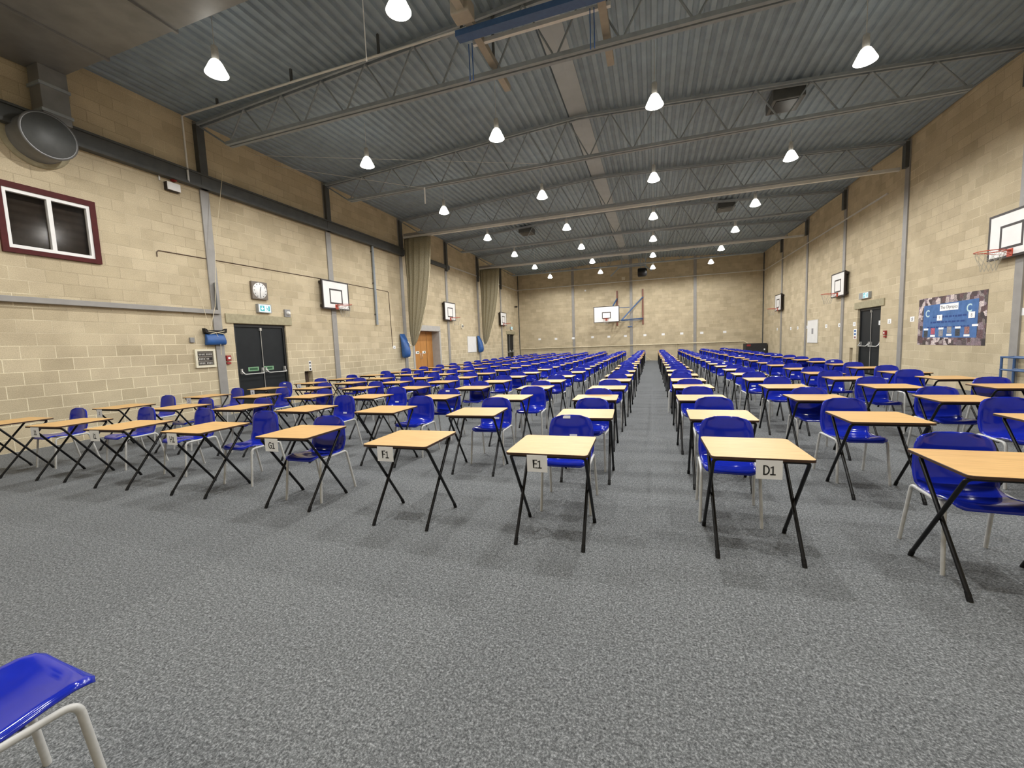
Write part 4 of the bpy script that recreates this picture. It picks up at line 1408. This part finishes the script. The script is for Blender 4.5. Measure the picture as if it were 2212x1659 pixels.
t = thing('trailing_cable', 'pale cable trailing across the carpet at the far end of the aisle', 'cable', (0, 0, 0))
b = MB(); b.tube([(-0.6, FY - 0.06, 0.5), (-0.35, FY - 0.12, 0.25), (-0.05, FY - 0.3, 0.02), (0.5, FY - 0.5, 0.008), (1.2, FY - 0.45, 0.008)], 0.008, 6); b.build('cable_run', M_HANDR, t)

# ------------------------------------------------------------------ net curtains with their bags
def net_curtain(y, label, baglabel, tracklabel):
    t = thing('net_curtain', label, 'curtain', (LX, y, 0), 0, 'gathered net curtains on the left wall')
    prof = [(6.19, 0.16, 1.46, 0.13), (5.97, 0.16, 1.45, 0.15), (5.2, 0.17, 1.38, 0.17), (4.47, 0.20, 1.28, 0.18), (3.71, 0.18, 1.12, 0.18), (3.1, 0.18, 0.98, 0.17), (2.6, 0.18, 0.82, 0.15), (2.15, 0.2, 0.66, 0.12), (1.85, 0.23, 0.52, 0.085), (1.68, 0.26, 0.42, 0.05), (1.62, 0.29, 0.36, 0.02)]
    n = 96
    v = []
    for z_, a0, a1, dp in prof:
        for q in range(n):
            a = 2 * PI * q / n
            fold = 1 + 0.16 * math.sin(13 * a + 0.4 * z_) + 0.07 * math.sin(29 * a)
            v.append(((a0 + a1) / 2 - (a1 - a0) / 2 * math.cos(a), dp * math.sin(a) * fold, z_))
    f = [(i * n + q, i * n + (q + 1) % n, (i + 1) * n + (q + 1) % n, (i + 1) * n + q) for i in range(len(prof) - 1) for q in range(n)]
    f += [tuple(range(n)), tuple(range((len(prof) - 1) * n, len(prof) * n))[::-1]]
    b = MB(); b.add(v, f, 0, True)
    b.build('netting', M_CURTAIN, t)
    b = MB(); b.tube([(1.40, -0.02, 6.18), (1.36, -0.03, 4.9), (1.12, -0.03, 3.5), (0.72, -0.03, 2.3), (0.36, -0.02, 1.63)], 0.014, 6)
    b.build('edge_cord', M_HANDR, t)
    t = thing('curtain_track', tracklabel, 'track', (0, y, 6.28), 0, 'curtain tracks across the hall')
    b = MB(); b.box(LX + 0.16, RX - 0.16, -0.05, 0.05, -0.05, 0.04); b.build('track_rail', M_ALU, t)
    b = MB()
    for i in range(9):
        xx = LX + 1 + i * 1.95
        b.box(xx - 0.02, xx + 0.02, -0.02, 0.02, 0.04, 0.12)
    b.build('track_bracket', M_STEEL, t)
    b = MB(); b.box(LX + 0.16, LX + 1.5, -0.03, 0.10, -0.06, 0.16); b.build('track_housing', M_PILG, t)
    t = on_left('curtain_bag', baglabel, 'bag', y - 0.42, 1.13, 'blue bags that hold the net curtains')
    prof = [(0.0, 0.14, 0.12, 0.20), (0.06, 0.19, 0.06, 0.33), (0.2, 0.2, 0.05, 0.36), (0.4, 0.2, 0.05, 0.34), (0.6, 0.2, 0.05, 0.28), (0.8, 0.2, 0.05, 0.20), (0.95, 0.19, 0.05, 0.11), (1.03, 0.18, 0.05, 0.08)]
    n = 20
    v = []
    for z_, hw, d0, d1 in prof:
        for q in range(n):
            a = 2 * PI * q / n
            ca, sa = math.cos(a), math.sin(a)
            v.append(((d0 + d1) / 2 + (d1 - d0) / 2 * math.copysign(abs(ca) ** 0.7, ca), hw * math.copysign(abs(sa) ** 0.6, sa), z_))
    f = [(i * n + q, i * n + (q + 1) % n, (i + 1) * n + (q + 1) % n, (i + 1) * n + q) for i in range(len(prof) - 1) for q in range(n)]
    f += [tuple(range(n))[::-1], tuple(range((len(prof) - 1) * n, len(prof) * n))]
    b = MB(); b.add(v, f, 0, True); b.build('bag_body', M_BAG, t)
    b = MB(); b.tube([(0.30, 0.02, 0.70), (0.34, 0.08, 0.60), (0.37, 0.14, 0.5)], 0.014, 6); b.build('strap', M_PAPER, t)
net_curtain(15.95, 'gathered olive net curtain hanging beside the pine doors', 'blue bag on the left wall under the nearer net curtain', 'pale curtain track crossing the roof at the nearer net curtain')
net_curtain(24.24, 'gathered net curtain farther down the left wall near the far doors', 'blue bag on the left wall under the farther net curtain', 'pale curtain track crossing the roof at the farther net curtain')

# ------------------------------------------------------------------ things up in the roof
t = thing('air_duct', 'grey ventilation duct with a round outlet high on the left wall above the window', 'duct', (LX, 4.62, 5.40))
b = MB(); b.lathe([(0.39, 0.0), (0.39, 0.02), (0.37, 0.05), (0.37, 0.40), (0.385, 0.42), (0.36, 0.43)], 32, axis='x'); b.build('outlet_drum', M_DUCT, t)
b = MB(); b.lathe([(0.355, 0.425), (0.35, 0.432), (0.02, 0.436)], 32, axis='x'); b.build('outlet_grille', M_DSTEEL, t)
b = MB(); b.box(0.06, 0.38, -0.02, 0.36, 0.30, 1.20); b.build('riser', M_DUCT, t, bevel=0.01)
for z_ in (0.42, 0.86):
    b = MB(); b.box(0.04, 0.40, -0.04, 0.38, z_, z_ + 0.05); b.build('flange', M_STEEL, t)
b = MB(); b.lathe([(0.46, -0.0), (0.46, 0.03), (0.40, 0.035)], 32, axis='x'); b.build('wall_collar', M_STONE, t)
b = MB(); b.box(0.02, 8.6, -2.1, 0.36, 1.20, 1.60); b.build('main_duct', M_DUCT, t, bevel=0.01)
for xq in (1.5, 3.2, 5.6):
    b = MB(); b.box(xq, xq + 0.05, -2.13, 0.39, 1.17, 1.62); b.build('duct_joint', M_DUCT, t)

t = thing('folding_goal_frame', 'tan beams and a blue crossbar of a folded frame under the near roof', 'frame', (-1.68, 0, 6.5))
for xq in (-0.99, 1.0):
    b = MB(); b.box(xq - 0.06, xq + 0.06, 5.1, 8.26, -0.01, 0.09); b.build('beam', M_TAN, t)
b = MB(); b.box(-1.25, 1.2, 6.45, 6.62, -0.10, -0.01); b.build('crossbar', M_BLUEST, t)
b = MB(); b.box(-1.12, 1.12, 6.86, 6.92, 0.0, 0.06); b.build('tie_bar', M_ALU, t)
b = MB(); b.box(-1.16, -0.86, 6.10, 6.35, -0.05, 0.18); b.build('winch', M_TAN, t, bevel=0.02)
for xq in (-1.12, 0.86):
    b = MB(); b.tube([(xq - 0.03, 6.75, -0.05), (xq - 0.03, 6.75, -0.62)], 0.008, 6); b.tube([(xq + 0.03, 6.75, -0.05), (xq + 0.03, 6.75, -0.62)], 0.008, 6); b.build('pull_cord', M_BAG, t)
b = MB()
for xq in (-0.99, 1.0):
    for yq in (5.4, 7.5):
        b.box(xq - 0.02, xq + 0.02, yq - 0.02, yq + 0.02, 0.09, roof_z(-1.68 + xq) - 6.5)
b.build('hanger', M_DSTEEL, t)
t = thing('ceiling_cord', 'thin white cord hanging from the roof near the top of the photo', 'cord', (-4.29, 6.0, 6.13))
b = MB(); b.tube([(0, 0, 0), (0.0, 0, 1.2)], 0.008, 6); b.build('cord_run', M_PAPER, t)
b = MB(); b.lathe([(0.008, -0.04), (0.018, -0.02), (0.008, 0.0)], 10); b.build('cord_end', M_PAPER, t)
t = thing('hanging_rod', 'short white rod hanging below the second truss on the left', 'rod', (-6.47, 11.5, 5.86))
b = MB(); b.tube([(0, 0, 0), (0, 0, 0.46)], 0.022, 8); b.build('rod', M_PAPER, t)
t = thing('support_wire', 'thin pale wire sloping from the left wall to the hanging white rod', 'wire', (0, 0, 0))
b = MB(); b.tube([(LX + 0.06, 9.6, 6.85), (-6.47, 11.46, 6.29)], 0.006, 5); b.build('wire', M_ALU, t)
t = thing('support_wire', 'thin pale wire stretched level under the deck between first and second truss', 'wire', (0, 0, 0))
b = MB(); b.tube([(LX + 0.06, 9.0, 6.9), (-2.89, 11.5, 6.40)], 0.005, 5); b.build('wire', M_ALU, t)

for xq, yq, lab in ((3.05, 12.1, 'dark square roof box on the right slope, nearer the camera'), (-5.87, 20.4, 'dark square roof box on the left slope of the roof'), (3.03, 20.5, 'dark square roof box on the right slope, farther down the hall')):
    t = thing('roof_box', lab, 'box', (xq, yq, roof_z(xq)), 0, 'dark boxes fixed to the roof deck')
    b = MB(); b.box(-0.33, 0.33, -0.36, 0.36, -0.30, -0.04); b.build('box_body', M_DSTEEL, t, bevel=0.02)
    b = MB(); b.box(-0.25, 0.25, -0.28, 0.28, -0.31, -0.30); b.build('grille', M_BLACK, t)
    b = MB(); b.box(-0.05, 0.05, -0.05, 0.05, -0.05, 0.02); b.build('mount', M_STEEL, t)

t = thing('roof_heater', 'black drum heater hanging on grey arms at the far end of the roof', 'heater', (-0.6, 30.0, 6.08))
b = MB(); b.lathe([(0.24, -0.3), (0.30, -0.25), (0.30, 0.2), (0.22, 0.3)], 20, axis='x'); b.build('heater_drum', M_BLACK, t)
b = MB(); b.tube([(-0.1, 0, 0.2), (-0.1, 0, roof_z(-0.7) - 6.08)], 0.03, 8); b.tube([(0.2, 0, 0.15), (0.2, 0, roof_z(-0.4) - 6.08)], 0.03, 8); b.build('hanger_arm', M_STEEL, t)
t = thing('folded_arm_frame', 'grey angled arms folded under the roof left of the black heater', 'frame', (-1.75, 30.4, 6.5))
b = MB(); b.bar((-1.0, 0, -0.45), (-0.4, 0, 0.1), 0.08, 0.08); b.bar((1.3, 0, 0.1), (1.75, 0, -0.3), 0.08, 0.08); b.build('arm', M_STEEL, t)
b = MB(); b.bar((-0.5, 0, 0.12), (1.4, 0, 0.12), 0.1, 0.1); b.box(-0.25, -0.19, -0.03, 0.03, 0.12, 0.95); b.box(0.9, 0.96, -0.03, 0.03, 0.12, 0.90); b.build('crossbar', M_STEEL, t)
